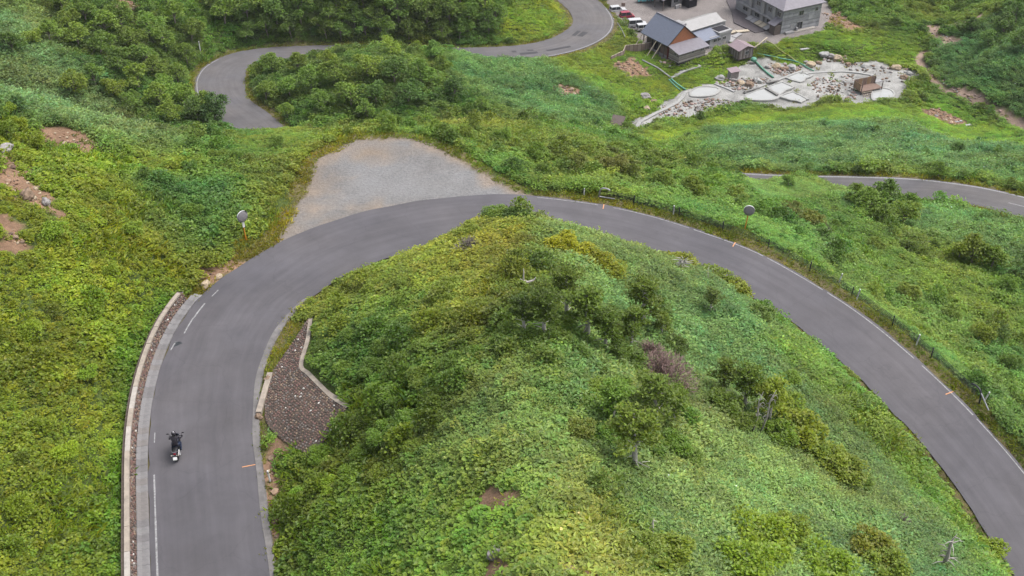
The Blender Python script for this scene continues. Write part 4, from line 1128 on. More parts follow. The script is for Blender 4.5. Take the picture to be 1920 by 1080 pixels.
# ------------------------------------------------------------------ cable barrier outside the bend
c0, c1 = kidx(1128, 384), kidx(1800, 746)
barrier = thing('cable_barrier', 'long dark cable guardrail along the outside of the right bend', 'guardrail', off((c0 + c1) / 2, -1.2))
bo = np.array(barrier.location)
for j in range(5):
    MB().tube([off(s, -1.2, .18 + .14 * j) - bo for s in np.arange(c0, c1 + .1, 1.0)], .016, 5).build('cable', M_DARKST, barrier)
pm = MB().tube([(0, 0, -.4), (0, 0, .82)], .05, 8).mesh('post', M_DARKST)
s = c0 + 2.5
while s < c1 - 1: share('post', pm, barrier, off(s, -1.28) - bo); s += 4.0
for s, sg in ((c0, 1), (c1, -1)):
    t = np.array(off(s + sg * 2, -1.2) - off(s, -1.2)); t /= np.linalg.norm(t[:2])
    b0 = off(s - sg * .6, -1.2) - bo
    P = [b0 + np.array([0, 0, -.2]), b0 + np.array([0, 0, .65]) + t * .1, b0 + t * .3 + np.array([0, 0, .95]), b0 + t * .75 + np.array([0, 0, 1.0]), b0 + t * 1.1 + np.array([0, 0, .85])]
    MB().tube([tuple(x) for x in catmull(P, .1)], .07, 8).build('end_arch', M_STEEL if sg > 0 else M_DARKST, barrier)
    MB().tube([tuple(b0 + np.array([0, 0, .05])), tuple(b0 + t * 1.5 + np.array([0, 0, .1]))] if sg > 0 else [tuple(b0 + np.array([0, 0, .9]) + t * .3), tuple(b0 - t * .9 + np.array([0, 0, .0]))], .06, 8).build('end_brace', M_STEEL, barrier)
# ------------------------------------------------------------------ motorcycle and rider
rear = lane_at(332.5, 864)
kk = int(((main_c[:, :2] - rear[:2]) ** 2).sum(1).argmin())
tg = main_c[kk + 3, :2] - main_c[kk - 3, :2]
MR = math.atan2(tg[1], tg[0]) + math.radians(-6)         # local +x is forward
M_BIKE = mat('bike_blue_black', (0.012, 0.014, 0.03), .3, .2, 6, spec=.5)
M_ALU = mat('bike_alloy', (0.28, 0.28, 0.29), .4, .1, 6, metal=.8)
bike = thing('motorcycle', 'dark motorcycle ridden away on the left leg of the road', 'motorcycle', rear, MR)
def wheel(x, w_, name='wheel'):
    e = empty(name, bike, (x, 0, .31))
    Mx = Matrix.Rotation(math.pi / 2, 3, 'X')
    prof = [(.22, -w_ * .42), (.27, -w_ * .5), (.30, -w_ * .36), (.312, 0), (.30, w_ * .36), (.27, w_ * .5), (.22, w_ * .42)]
    MB().lathe(prof, 24, M=Mx).build('tyre', M_RUBBER, e, smooth=True)
    rim = MB().lathe([(.225, -w_ * .36), (.235, 0), (.225, w_ * .36)], 24, M=Mx)
    for k in range(5):
        a = k * 2 * math.pi / 5; rim.tube([(0, 0, 0), (.22 * math.cos(a), 0, .22 * math.sin(a))], .018, 6)
    rim.build('rim', M_ALU, e)
    MB().lathe([(.12, -.008), (.12, .008)], 18, (0, w_ * .4, 0), Mx).build('brake_disc', M_STEEL, e)
wheel(.08, .17); wheel(1.46, .12)
MB().tube([(.08, -.12, .31), (.55, -.12, .42)], [.04, .05], 8).tube([(.08, .12, .31), (.55, .12, .42)], [.04, .05], 8).build('swingarm', M_ALU, bike)
eng = MB().box((.74, 0, .45), (.42, .36, .34)); eng.tube([(.8, 0, .5), (.95, 0, .72)], [.15, .12], 10); eng.build('engine', M_DARKST, bike, bevel=.03)
# tank: lofted rings
def loft(rings, name, m, parent, seg=12):
    rows = []
    for (x, zc, ry, rz) in rings:
        rows.append([(x, ry * math.cos(2 * math.pi * k / seg), zc + rz * math.sin(2 * math.pi * k / seg)) for k in range(seg + 1)])
    mb = MB().grid(rows); mb.add(rows[0][:-1], [tuple(range(seg))]); mb.add(rows[-1][:-1], [tuple(range(seg))[::-1]])
    return mb.build(name, m, parent, smooth=True)
loft([(.62, .84, .08, .08), (.7, .87, .15, .12), (.88, .9, .19, .15), (1.05, .9, .18, .14), (1.18, .86, .10, .09)], 'fuel_tank', M_BIKE, bike)
loft([(-.12, .84, .10, .04), (.0, .85, .14, .06), (.3, .82, .16, .06), (.55, .80, .14, .06), (.68, .83, .1, .05)], 'seat', M_BLACK, bike)
tail = loft([(-.22, .80, .07, .05), (-.08, .78, .13, .08), (.2, .72, .14, .1), (.5, .66, .12, .12)], 'tail_fairing', M_BIKE, bike)
MB().box((-.235, 0, .80), (.05, .16, .07)).build('tail_light', M_REDL, tail, bevel=.01)
MB().tube([(-.1, .18, .9), (-.2, .12, .93), (-.22, 0, .94), (-.2, -.12, .93), (-.1, -.18, .9)], .018, 6).build('grab_rail', M_ALU, tail)
MB().tube([(-.14, 0, .72), (-.34, 0, .58), (-.36, 0, .5)], [.05, .04, .03], 6).build('plate_hanger', M_BLACK, tail)
pl = MB().box((0, 0, 0), (.012, .25, .19)).build('number_plate', mat('plate_white', (0.75, 0.75, 0.74), .4, .04, 6), bike, bevel=.003)
pl.location = (-.385, 0, .56); pl.rotation_euler = (0, math.radians(28), 0)
for s_ in (-1, 1):
    MB().tube([(-.2, s_ * .06, .66), (-.22, s_ * .19, .67)], .014, 6).lathe([(.01, -.03), (.035, -.01), (.035, .025), (.02, .03)], 10, (-.22, s_ * .22, .67), Matrix.Rotation(math.pi / 2, 3, 'X')).build('turn_signal', mat('signal_clear', (0.55, 0.5, 0.45), .3, .05, 6), bike)
MB().tube([(1.46, .1, .31), (1.2, .1, .95)], .03, 8).tube([(1.46, -.1, .31), (1.2, -.1, .95)], .03, 8).build('fork', M_ALU, bike)
MB().tube([(1.02, .40, 1.03), (1.1, .3, 1.07), (1.18, .12, 1.03), (1.18, -.12, 1.03), (1.1, -.3, 1.07), (1.02, -.40, 1.03)], .018, 8).build('handlebar', M_BLACK, bike)
loft([(1.22, .98, .14, .12), (1.34, .95, .16, .14), (1.42, .92, .10, .10)], 'headlight_cowl', M_BIKE, bike)
MB().grid([[(1.2, -.13, 1.06), (1.2, .13, 1.06)], [(1.12, -.15, 1.2), (1.12, .15, 1.2)], [(1.06, -.12, 1.3), (1.06, .12, 1.3)]]).build('windscreen', mat('smoked_screen', (.03, .03, .035), .1, .05, 4, spec=.6), bike)
for s_ in (-1, 1):
    h_ = MB().tube([(1.07, s_ * .3, 1.07), (1.1, s_ * .36, 1.2), (1.1, s_ * .42, 1.28)], .009, 6).build('mirror_stem', M_BLACK, bike)
    MB().lathe([(.01, -.02), (.05, -.012), (.058, .0), (.05, .012)], 12, (1.09, s_ * .46, 1.30), Matrix.Rotation(math.pi / 2, 3, 'Y') @ Matrix.Diagonal((.7, 1.5, 1))).build('mirror', M_BLACK, h_)
MB().tube([(.75, -.16, .3), (.45, -.2, .33), (.1, -.24, .46), (-.08, -.25, .54)], [.03, .035, .055, .06], 10).build('exhaust', M_ALU, bike, smooth=True)
MB().grid([[(1.46 + .36 * math.cos(a), y_, .31 + .36 * math.sin(a)) for y_ in (-.07, -.04, .04, .07)] for a in np.linspace(.4, 2.6, 8)]).build('front_mudguard', M_BIKE, bike)
MB().tube([(.5, .25, .36), (.5, -.25, .36)], .018, 6).build('footpeg', M_ALU, bike)

# rider: one skinned body
def skinned(name, J, E, root, mats, parent=None, sub=2, assign=None):
    me = bpy.data.meshes.new(name); me.from_pydata([j[0] for j in J], E, []); me.update()
    o = bpy.data.objects.new(name, me); COL.objects.link(o)
    md = o.modifiers.new('skin', 'SKIN'); md.use_smooth_shade = True
    for i, j in enumerate(J):
        sv = me.skin_vertices[0].data[i]; r_ = j[1]; sv.radius = (r_, r_) if not hasattr(r_, '__len__') else r_
        sv.use_root = (i == root)
    sb = o.modifiers.new('sub', 'SUBSURF'); sb.levels = sub; sb.render_levels = sub
    dg = bpy.context.evaluated_depsgraph_get(); ev = o.evaluated_get(dg)
    m2 = bpy.data.meshes.new_from_object(ev); o.modifiers.clear(); o.data = m2
    m2.materials.clear()
    for m in mats: m2.materials.append(m)
    for p in m2.polygons: p.use_smooth = True; p.material_index = assign(p.center) if assign else 0
    if parent is not None: o.parent = parent
    return o
M_JKT = mat('rider_jacket', (0.016, 0.014, 0.020), .75, .35, 5, .3, 30)
M_JEAN = mat('rider_jeans', (0.014, 0.022, 0.048), .9, .3, 6)
M_SKIN = mat('skin', (0.42, 0.25, 0.18), .6, .08, 6)
J = [((.34, 0, .93), (.17, .15)), ((.40, 0, 1.08), (.16, .13)), ((.52, 0, 1.28), (.19, .13)), ((.60, 0, 1.42), (.17, .11)), ((.66, 0, 1.5), .065), ((.70, 0, 1.58), .075),
     ((.60, .20, 1.40), .075), ((.74, .33, 1.20), .058), ((.98, .37, 1.08), .045), ((1.05, .37, 1.06), .042),
     ((.60, -.20, 1.40), .075), ((.74, -.33, 1.20), .058), ((.98, -.37, 1.08), .045), ((1.05, -.37, 1.06), .042),
     ((.40, .13, .90), .11), ((.86, .23, .78), .085), ((.56, .25, .46), .06), ((.52, .25, .38), .05), ((.70, .25, .34), .045),
     ((.40, -.13, .90), .11), ((.86, -.23, .78), .085), ((.56, -.25, .46), .06), ((.52, -.25, .38), .05), ((.70, -.25, .34), .045)]
E = [(0, 1), (1, 2), (2, 3), (3, 4), (4, 5), (3, 6), (6, 7), (7, 8), (8, 9), (3, 10), (10, 11), (11, 12), (12, 13), (0, 14), (14, 15), (15, 16), (16, 17), (17, 18), (0, 19), (19, 20), (20, 21), (21, 22), (22, 23)]
person = skinned('person', J, E, 0, [M_JKT, M_JEAN, M_BLACK, M_SKIN], assign=lambda c: 2 if c.z < .44 else (1 if c.z < .98 and abs(c.y) < .34 and c.x < .95 else 0))
person.location = tuple(rear); person.rotation_euler = (0, 0, MR)
tag(person, 'rider in black jacket, blue jeans and dark helmet sitting on the motorcycle', 'person')
hm = MB().lathe([(.07, -.15), (.125, -.11), (.145, -.03), (.148, .03), (.13, .09), (.09, .135), (.03, .155)], 18).build('helmet', mat('helmet_dark', (0.02, 0.018, 0.024), .25, .1, 6, spec=.5), person, (.72, 0, 1.62), smooth=True)
MB().lathe([(.075, .108), (.06, .142), (.02, .160)], 14).build('helmet_top_panel', mat('helmet_silver', (0.45, 0.44, 0.46), .3, .1, 8), hm, smooth=True)
MB().add([(.12, -.1, -.03), (.12, .1, -.03), (.12, .1, .05), (.12, -.1, .05), (.155, -.06, -.03), (.155, .06, -.03), (.15, .06, .05), (.15, -.06, .05)], [(0, 4, 7, 3), (4, 5, 6, 7), (5, 1, 2, 6)]).build('visor', mat('visor', (.01, .01, .012), .1, .05, 4, spec=.7), hm)
def hand(side_):
    S = side_; base = Vector((1.05, .37 * S, 1.065))
    Jh = [(tuple(base + Vector((-.02, 0, 0))), .036), (tuple(base + Vector((.035, 0, .012))), .038)]; Eh = [(0, 1)]
    for f_, (dy, ln) in enumerate(((-.036, .9), (-.012, 1.0), (.012, .95), (.036, .8))):
        i = len(Jh)
        Jh += [(tuple(base + Vector((.06, dy, .018))), .0105), (tuple(base + Vector((.06 + .03 * ln, dy, .0))), .0098), (tuple(base + Vector((.055 + .02 * ln, dy, -.035 * ln))), .009)]
        Eh += [(1, i), (i, i + 1), (i + 1, i + 2)]
    i = len(Jh)
    Jh += [(tuple(base + Vector((.0, -.045 * S, -.005))), .012), (tuple(base + Vector((.035, -.06 * S, -.03))), .0105)]
    Eh += [(0, i), (i, i + 1)]
    skinned('glove', Jh, Eh, 0, [M_BLACK], person, sub=1)
hand(1); hand(-1)
# ------------------------------------------------------------------ hot-spring inn: materials
M_RBLUE = mat('roof_blue_grey', (0.125, 0.14, 0.185), .5, .12, 1.2, stretch=(1, 6, 1))
M_RGREY = mat('roof_grey_purple', (0.145, 0.135, 0.155), .55, .14, 1.5)
M_RMAUVE = mat('roof_mauve', (0.20, 0.155, 0.17), .6, .14, 1.5)
M_RWHITE = mat('roof_white', (0.235, 0.23, 0.23), .5, .10, .8)
M_RMAROON = mat('roof_maroon', (0.11, 0.025, 0.045), .55, .2, 1.5)
M_GABLE = mat('gable_orange', (0.25, 0.095, 0.045), .7, .15, 2)
M_WOODG = mat('weathered_board', (0.22, 0.195, 0.19), .9, .35, 2.0, .3, 12, stretch=(.6, .6, 7))
M_WOODD = mat('dark_board', (0.095, 0.075, 0.068), .9, .3, 2.0, .3, 12, stretch=(6, 6, .6))
M_WOODB = mat('brown_board', (0.16, 0.11, 0.09), .9, .3, 2.0, .3, 12, stretch=(6, 6, .6))
M_WOODP = mat('pale_timber', (0.36, 0.31, 0.24), .85, .25, 3, .2, 14)
M_WALLG = mat('wall_render_grey', (0.22, 0.22, 0.235), .9, .28, .7, .2, 10)
M_WALLP = mat('wall_pale', (0.25, 0.245, 0.25), .85, .15, 1.0)
M_WIN = mat('window_glass', (0.025, 0.028, 0.034), .12, .2, 1, spec=.6)
M_FRAME = mat('window_frame', (0.30, 0.29, 0.29), .6, .1, 4)
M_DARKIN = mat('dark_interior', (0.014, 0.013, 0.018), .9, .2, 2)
M_GREENP = mat('green_pipe', (0.085, 0.23, 0.16), .5, .2, 4)
M_MILK = mat('milky_water', (0.27, 0.272, 0.262), .12, .05, .6, spec=.5)
M_RUST = mat('rust_red', (0.10, 0.018, 0.015), .7, .3, 3)
M_SINT = mat('sinter', (0.25, 0.248, 0.24), .9, .2, 2, .4, 20)
M_TIN = mat('grey_tin', (0.24, 0.235, 0.245), .5, .2, 3)

def win(parent, x, y, z, w, h, axis, out, frame=M_FRAME, sill=True):
    """window on a wall plane; axis 'x' = wall runs along local x (normal +-y), 'y' = wall runs along y"""
    f = MB(); t = .07
    if axis == 'x':
        for dx, dz, sw, sh in ((0, h / 2, w + t, t), (0, -h / 2, w + t, t), (-w / 2, 0, t, h - t), (w / 2, 0, t, h - t), (0, 0, .05, h - t)):
            f.box((x + dx, y + out * .04, z + dz), (sw, .1, sh))
        o = f.build('window', frame, parent)
        MB().box((x, y + out * .02, z), (w - t, .06, h - t)).build('pane', M_WIN, o)
    else:
        for dy, dz, sw, sh in ((0, h / 2, w + t, t), (0, -h / 2, w + t, t), (-w / 2, 0, t, h - t), (w / 2, 0, t, h - t), (0, 0, .05, h - t)):
            f.box((x + out * .04, y + dy, z + dz), (.1, sw, sh))
        o = f.build('window', frame, parent)
        MB().box((x + out * .02, y, z), (.06, w - t, h - t)).build('pane', M_WIN, o)
    return o
def slab(mb, P, th=.12):
    """sloped roof slab from 4 top corners"""
    P = [np.array(p, float) for p in P]
    Q = [p - np.array([0, 0, th]) for p in P]
    return mb.add(P + Q, [(0, 1, 2, 3), (7, 6, 5, 4), (0, 4, 5, 1), (1, 5, 6, 2), (2, 6, 7, 3), (3, 7, 4, 0)])

# ---------------- bath house with blue-grey roof and orange gable
HA = math.radians(-56)
ra = atz(1281, 56, -42.2)
A = thing('bath_house', 'wooden bath house with blue-grey gable roof and orange gable end', 'house', (ra[0], ra[1], -47.85), HA)
MB().box((-4.0, 0, 1.6), (7.6, 6.6, 3.2)).build('wall', M_WOODD, A)
rf = MB(); slab(rf, [(-8.9, -4.3, 3.05), (.35, -4.3, 3.05), (.35, 0, 6.7), (-8.9, 0, 6.7)]).build('roof_slope', M_RBLUE, A)
slab(MB(), [(-8.9, 0, 6.697), (.35, 0, 6.697), (.35, 4.3, 3.05), (-8.9, 4.3, 3.05)]).build('roof_slope', M_RBLUE, A)
rw = MB()
for k in range(19): 
    x_ = -8.8 + k * .5; rw.add([(x_, -4.3, 3.06), (x_ + .05, -4.3, 3.06), (x_ + .05, -.02, 6.7), (x_, -.02, 6.7), (x_, -4.3, 3.10), (x_ + .05, -4.3, 3.10), (x_ + .05, -.02, 6.74), (x_, -.02, 6.74)], [(4, 5, 6, 7), (0, 1, 5, 4), (1, 2, 6, 5), (3, 0, 4, 7)])
rw.build('roof_seams', M_RBLUE, A)
MB().box((-4.2, 0, 6.74), (9.4, .3, .1)).build('ridge_cap', M_RGREY, A)
MB().add([(.16, -4.0, 3.1), (.16, 4.0, 3.1), (.16, 0, 6.5), (.06, -4.0, 3.1), (.06, 4.0, 3.1), (.06, 0, 6.5)], [(0, 1, 2), (5, 4, 3), (0, 3, 4, 1), (1, 4, 5, 2), (2, 5, 3, 0)]).build('gable', M_GABLE, A)
for s_ in (-1, 1): MB().tube([(.33, s_ * 4.3, 2.98), (.33, 0, 6.6)], .09, 4).build('barge_board', M_DARKST, A)
MB().box((-3.2, 2.2, 5.6), (2.6, .9, .55)).build('roof_vent', M_RWHITE, A); MB().box((-3.2, 1.72, 5.55), (2.3, .06, .35)).build('vent_grille', M_WIN, A)
MB().box((1.7, .2, 1.15), (3.3, 7.6, 2.3)).build('lean_to_wall', M_WOODG, A)
bd = MB().box((0, 0, 0), (.03, .14, 2.2)).mesh('board', M_WOODG)
M_WOODG2 = mat('weathered_board_pale', (0.29, 0.265, 0.26), .9, .3, 2.0, .3, 12, stretch=(.6, .6, 7)); M_WOODG3 = mat('weathered_board_dark', (0.15, 0.13, 0.128), .9, .3, 2.0, .3, 12, stretch=(.6, .6, 7))
for k in range(9):
    z_ = .18 + k * .25
    MB().box((3.365, .2, z_), (.04, 7.7, .23)).build('wall_board', (M_WOODG, M_WOODG2, M_WOODG3, M_WOODG)[(k * 5) % 4], A)
    MB().box((1.7, -3.615, z_), (3.2, .04, .23)).build('wall_board', (M_WOODG2, M_WOODG, M_WOODG, M_WOODG3)[(k * 3) % 4], A)
slab(MB(), [(.1, -4.3, 3.15), (4.0, -4.3, 2.35), (4.0, 4.6, 2.35), (.1, 4.6, 3.15)], .1).build('lean_to_roof', M_RGREY, A)
win(A, 3.39, .2, 1.75, .7, .4, 'y', 1); win(A, 3.39, 3.0, 1.75, .9, .6, 'y', 1); win(A, 2.2, -3.64, 1.75, .7, .5, 'x', -1)
MB().box((-.1, -3.75, 1.5), (.28, .28, 3.2)).build('corner_post', M_RUST, A)
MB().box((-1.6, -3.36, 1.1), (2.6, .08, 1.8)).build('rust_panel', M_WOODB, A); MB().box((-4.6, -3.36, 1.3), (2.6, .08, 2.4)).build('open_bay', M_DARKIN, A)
for k in range(5): MB().box((-1.3 - k * 1.7, -3.9, 1.4), (.16, .16, 2.9)).build('post', M_WOODD, A)
for x_ in (-8.3, -6.7, -3.6, -1.9): MB().tube([(x_, -4.1, 3.0), (x_ - .3, -6.6, -.6)], .11, 4).build('prop', M_WOODP, A)
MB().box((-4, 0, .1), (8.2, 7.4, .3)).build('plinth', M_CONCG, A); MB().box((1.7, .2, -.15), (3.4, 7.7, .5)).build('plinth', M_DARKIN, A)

# ---------------- annexe with white roof
rb = atz(1276, 44, -43)
B = thing('annexe', 'grey annexe with pale white gable roof behind the bath house', 'house', (rb[0] + .5, rb[1] + .5, -48.2), math.radians(35))
MB().box((4.8, 0, 2.0), (9.6, 4.6, 4.0)).build('wall', M_WALLG, B)
slab(MB(), [(-.4, -2.7, 4.1), (10.2, -2.7, 4.1), (10.2, 0, 5.3), (-.4, 0, 5.3)]).build('roof_slope', M_RWHITE, B)
slab(MB(), [(-.4, 0, 5.297), (10.2, 0, 5.297), (10.2, 2.7, 4.1), (-.4, 2.7, 4.1)]).build('roof_slope', M_RWHITE, B)
MB().add([(-.02, -2.3, 4.0), (-.02, 2.3, 4.0), (-.02, 0, 5.15), (-.08, -2.3, 4.0), (-.08, 2.3, 4.0), (-.08, 0, 5.15)], [(0, 1, 2), (5, 4, 3), (0, 3, 4, 1), (1, 4, 5, 2), (2, 5, 3, 0)]).build('gable', M_WALLP, B)
MB().box((6.6, -4.0, 1.35), (6.4, 3.2, 2.7)).build('side_wing_wall', M_WALLP, B)
slab(MB(), [(-.2, -5.9, 2.5), (6.2, -5.9, 2.5), (6.2, -2.4, 3.6), (-.2, -2.4, 3.6)]).build('side_roof', M_RBLUE, B)
MB().box((8.0, -4.0, 2.98), (3.9, 3.5, .55)).build('roof_parapet', M_WALLP, B); MB().box((8.0, -3.9, 3.30), (3.2, 2.2, .1)).build('sunken_roof', M_DARKIN, B)
for x_ in (5.0, 6.2, 7.8): win(B, x_, -5.61, 1.75, .9, .7, 'x', -1)
MB().box((9.84, -3.9, 1.2), (.08, 1.3, 2.2)).build('door', M_DARKIN, B)
for k in range(6): MB().box((4.3 + k * .95, -5.63, .5), (.85, .06, .75)).build('block_panel', (M_WALLP, M_CONC, M_WALLG)[k % 3], B)
MB().box((11.2, 1.2, 1.5), (2.6, 4.4, 3.0)).build('flat_wing', M_WALLG, B); MB().box((11.2, 1.2, 3.05), (2.9, 4.7, .16)).build('flat_wing_roof', M_RWHITE, B)
for y_ in (-.5, 1.2, 2.8): MB().box((11.2, y_, 3.2), (2.2, .16, .14)).build('roof_batten', M_WOODP, B)

# ---------------- two-storey guest house
rc = atz(1463, 64, -48)
Cg = thing('guest_house', 'grey two-storey guest house with dark hip roof by the springs', 'house', (rc[0], rc[1], -48.15), math.radians(27))
W_, D_, H_ = 11.0, 17.0, 5.9
MB().box((W_ / 2, D_ / 2, H_ / 2), (W_, D_, H_)).build('wall', M_WALLG, Cg)
ov = .7; ph = 2.6
e = [(-ov, -ov, H_ + .05), (W_ + ov, -ov, H_ + .05), (W_ + ov, D_ + ov, H_ + .05), (-ov, D_ + ov, H_ + .05)]
r1, r2 = (W_ / 2, W_ / 2, H_ + ph), (W_ / 2, D_ - W_ / 2, H_ + ph)
rm = MB().add(e + [r1, r2] + [(p[0], p[1], p[2] - .18) for p in e], [(0, 1, 4), (1, 2, 5, 4), (2, 3, 5), (3, 0, 4, 5), (0, 6, 7, 1), (1, 7, 8, 2), (2, 8, 9, 3), (3, 9, 6, 0), (9, 8, 7, 6)])
rm.build('roof', M_RGREY, Cg)
# right-hand front (normal -y)
for k in range(12):
    z_ = .35 + k * .47
    MB().box((W_ / 2, -.03, z_), (W_ + .02, .05, .44)).build('wall_board', (M_WALLG, mat('board_pale', (0.28, 0.28, 0.295), .9, .3, .8), mat('board_mid', (0.20, 0.20, 0.215), .9, .3, .8))[(k * 7 + k // 3) % 3], Cg)
win(Cg, 5.2, -.06, 4.3, 1.3, 1.1, 'x', -1); win(Cg, 9.6, -.06, 4.5, .8, .9, 'x', -1); win(Cg, 5.2, -.06, 1.35, 1.6, 1.7, 'x', -1)
MB().box((3.1, -.1, 1.5), (1.0, .08, 1.0)).build('vent_panel', M_WALLP, Cg); MB().box((8.3, -.08, 3.0), (1.6, .06, 1.4)).build('patch_panel', mat('board_pale', (0.28, 0.28, 0.295)), Cg)
MB().box((6.4, -.5, .2), (6.2, .9, .35)).build('ledge', M_CONC, Cg); MB().box((2.0, -.6, .3), (2.2, .8, .6)).build('tank', M_WALLP, Cg)
MB().box((4.2, -.4, .8), (.5, .5, .7)).build('boiler', M_TIN, Cg)
# left-hand front (normal -x)
for y_, w2 in ((2.6, .8), (6.6, .9), (11.2, 1.0)): MB().box((-.25, y_, 2.95), (.5, w2, 5.85)).build('pilaster', M_WALLP, Cg)
for y_ in (1.3, 4.6, 8.8, 13.2, 15.4):
    win(Cg, -.01, y_, 4.4, 1.2, 1.0, 'y', -1)
for y_ in (4.4, 8.8, 13.2): win(Cg, -.01, y_, 1.6, 1.7, .9, 'y', -1)
MB().box((-.45, 8.5, 2.72), (.9, 12.6, .1)).build('canopy_strip', M_WALLP, Cg)
slab(MB(), [(-2.3, -.2, 2.5), (-2.3, 2.2, 2.5), (.0, 2.2, 3.6), (.0, -.2, 3.6)], .1).build('porch_roof', M_RGREY, Cg)
MB().box((-1.0, .9, 1.2), (1.7, 1.8, 2.35)).build('porch', M_WOODD, Cg)
for k, y_ in enumerate((3.4, 5.0, 6.6, 8.2, 9.8)):
    slab(MB(), [(-2.0, y_ - .7, .55), (-2.0, y_ + .7, .55), (-.4, y_ + .7, 1.05), (-.4, y_ - .7, 1.05)], .08).build('basement_cover', (M_WALLP, M_WOODP, M_WOODP, M_TIN, M_WALLP)[k], Cg)
MB().lathe([(.4, -.04), (.4, .04)], 18, (-.14, 15.6, 3.4), Matrix.Rotation(math.pi / 2, 3, 'Y')).build('round_sign', mat('sign_blue', (0.16, 0.42, 0.62), .4, .1, 3), Cg)

# ---------------- maroon-roofed lodge at the top edge
rd_ = atz(1262, 18, -48)
Dg = thing('lodge', 'lodge with maroon roof at the top picture edge by the car park', 'house', (rd_[0], rd_[1] + 1.0, -48.1), math.radians(35))
MB().box((6, 4, 1.5), (12, 7, 3.0)).build('wall', M_WALLP, Dg)
slab(MB(), [(-.6, -.4, 2.9), (12.6, -.4, 2.9), (12.6, 4, 5.2), (-.6, 4, 5.2)]).build('roof_slope', M_RMAROON, Dg)
slab(MB(), [(-.6, 4, 5.197), (12.6, 4, 5.197), (12.6, 8.4, 2.9), (-.6, 8.4, 2.9)]).build('roof_slope', M_RMAROON, Dg)
slab(MB(), [(-3.4, -.2, 2.7), (-.2, -.2, 3.2), (-.2, 6, 3.2), (-3.4, 6, 2.7)]).build('porch_roof', M_RGREY, Dg)
for y_ in (0, 3, 5.8): MB().box((-3.1, y_, 1.3), (.18, .18, 2.6)).build('post', M_WOODD, Dg)
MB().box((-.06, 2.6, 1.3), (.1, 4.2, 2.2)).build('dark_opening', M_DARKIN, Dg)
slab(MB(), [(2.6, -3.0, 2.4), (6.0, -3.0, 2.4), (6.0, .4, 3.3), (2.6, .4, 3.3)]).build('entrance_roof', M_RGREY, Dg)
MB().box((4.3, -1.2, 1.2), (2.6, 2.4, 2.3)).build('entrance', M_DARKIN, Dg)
for x_ in (1.3, 8.0, 10.3): win(Dg, x_, .49, 1.6, 1.4, 1.1, 'x', -1)
for k in range(3): MB().box((.4 + .6 * k, -.8, .5), (.5, .5, .9)).build('crate', (M_WALLP, M_TIN, M_CONC)[k], Dg)

# ---------------- sheds
def shed(px, py, z, w, d, h, rz, wallm, roofm, label, win_=True, name='shed'):
    p = atz(px, py, z); t = thing(name, label, 'shed', p, rz)
    MB().box((w / 2, d / 2, h / 2 - .1), (w, d, h + .2)).build('wall', wallm, t)
    for k in range(int(w / .3)): MB().box((.15 + k * .3, -.02, h / 2), (.27, .04, h - .04)).build('wall_board', (wallm, M_WOODG, M_WOODG3)[(k * 5) % 3] if wallm is not M_WALLP else wallm, t)
    for k in range(int(d / .3)): MB().box((-.02, .15 + k * .3, h / 2), (.04, .27, h - .04)).build('wall_board', (wallm, M_WOODG, M_WOODG3)[(k * 7) % 3] if wallm is not M_WALLP else wallm, t)
    mid = h + w * .22
    slab(MB(), [(-.35, -.35, h), (w / 2, -.35, mid), (w / 2, d + .35, mid), (-.35, d + .35, h)], .09).build('roof_slope', roofm, t)
    slab(MB(), [(w / 2, -.35, mid - .002), (w + .35, -.35, h), (w + .35, d + .35, h), (w / 2, d + .35, mid - .002)], .09).build('roof_slope', roofm, t)
    MB().add([(0, -.01, h), (w, -.01, h), (w / 2, -.01, mid - .1), (0, d + .01, h), (w, d + .01, h), (w / 2, d + .01, mid - .1)], [(0, 1, 2), (5, 4, 3)]).build('gable', wallm, t)
    if win_: win(t, w * .55, -.05, h * .62, w * .24, h * .35, 'x', -1, M_WALLP)
    return t
shed(1384, 112, -49.0, 3.9, 3.4, 2.1, math.radians(27), M_WOODD, M_RMAUVE, 'small board shed with mauve gable roof below the guest house')
fs = atz(1370, 147, -49.7)
t = thing('hut', 'tiny white-sided hut with flat mauve roof at the edge of the springs', 'hut', fs, math.radians(22))
MB().box((.95, .6, .65), (1.9, 1.3, 1.5)).build('wall', M_WOODG, t); MB().box((-.03, .6, .65), (.05, 1.25, 1.4)).build('side_panel', M_WALLP, t)
slab(MB(), [(-.3, -.35, 1.45), (2.2, -.35, 1.5), (2.2, 1.6, 1.75), (-.3, 1.6, 1.7)], .09).build('roof', M_RMAUVE, t)
hp = at(1157, 240); t = thing('hut', 'low brown-roofed hut at the lower end of the spring channel', 'hut', hp, math.radians(-20))
MB().box((0, 0, .5), (1.7, 1.6, 1.6)).build('wall', M_WOODG, t); slab(MB(), [(-1.2, -1.1, 1.2), (1.2, -1.1, 1.2), (1.2, 1.2, 2.0), (-1.2, 1.2, 2.0)], .1).build('roof', M_WOODD, t)
for k, (px, py) in enumerate(((1150, 243), (1171, 247), (1163, 238))): boulder('rock', px, py, (1.4, 1.1, 1.0), M_ROCKG if k else M_WHITE, ('white rock left of the low brown-roofed hut', 'grey rock right of the low brown-roofed hut', 'grey rock against the low brown-roofed hut')[k], seed=20 + k)

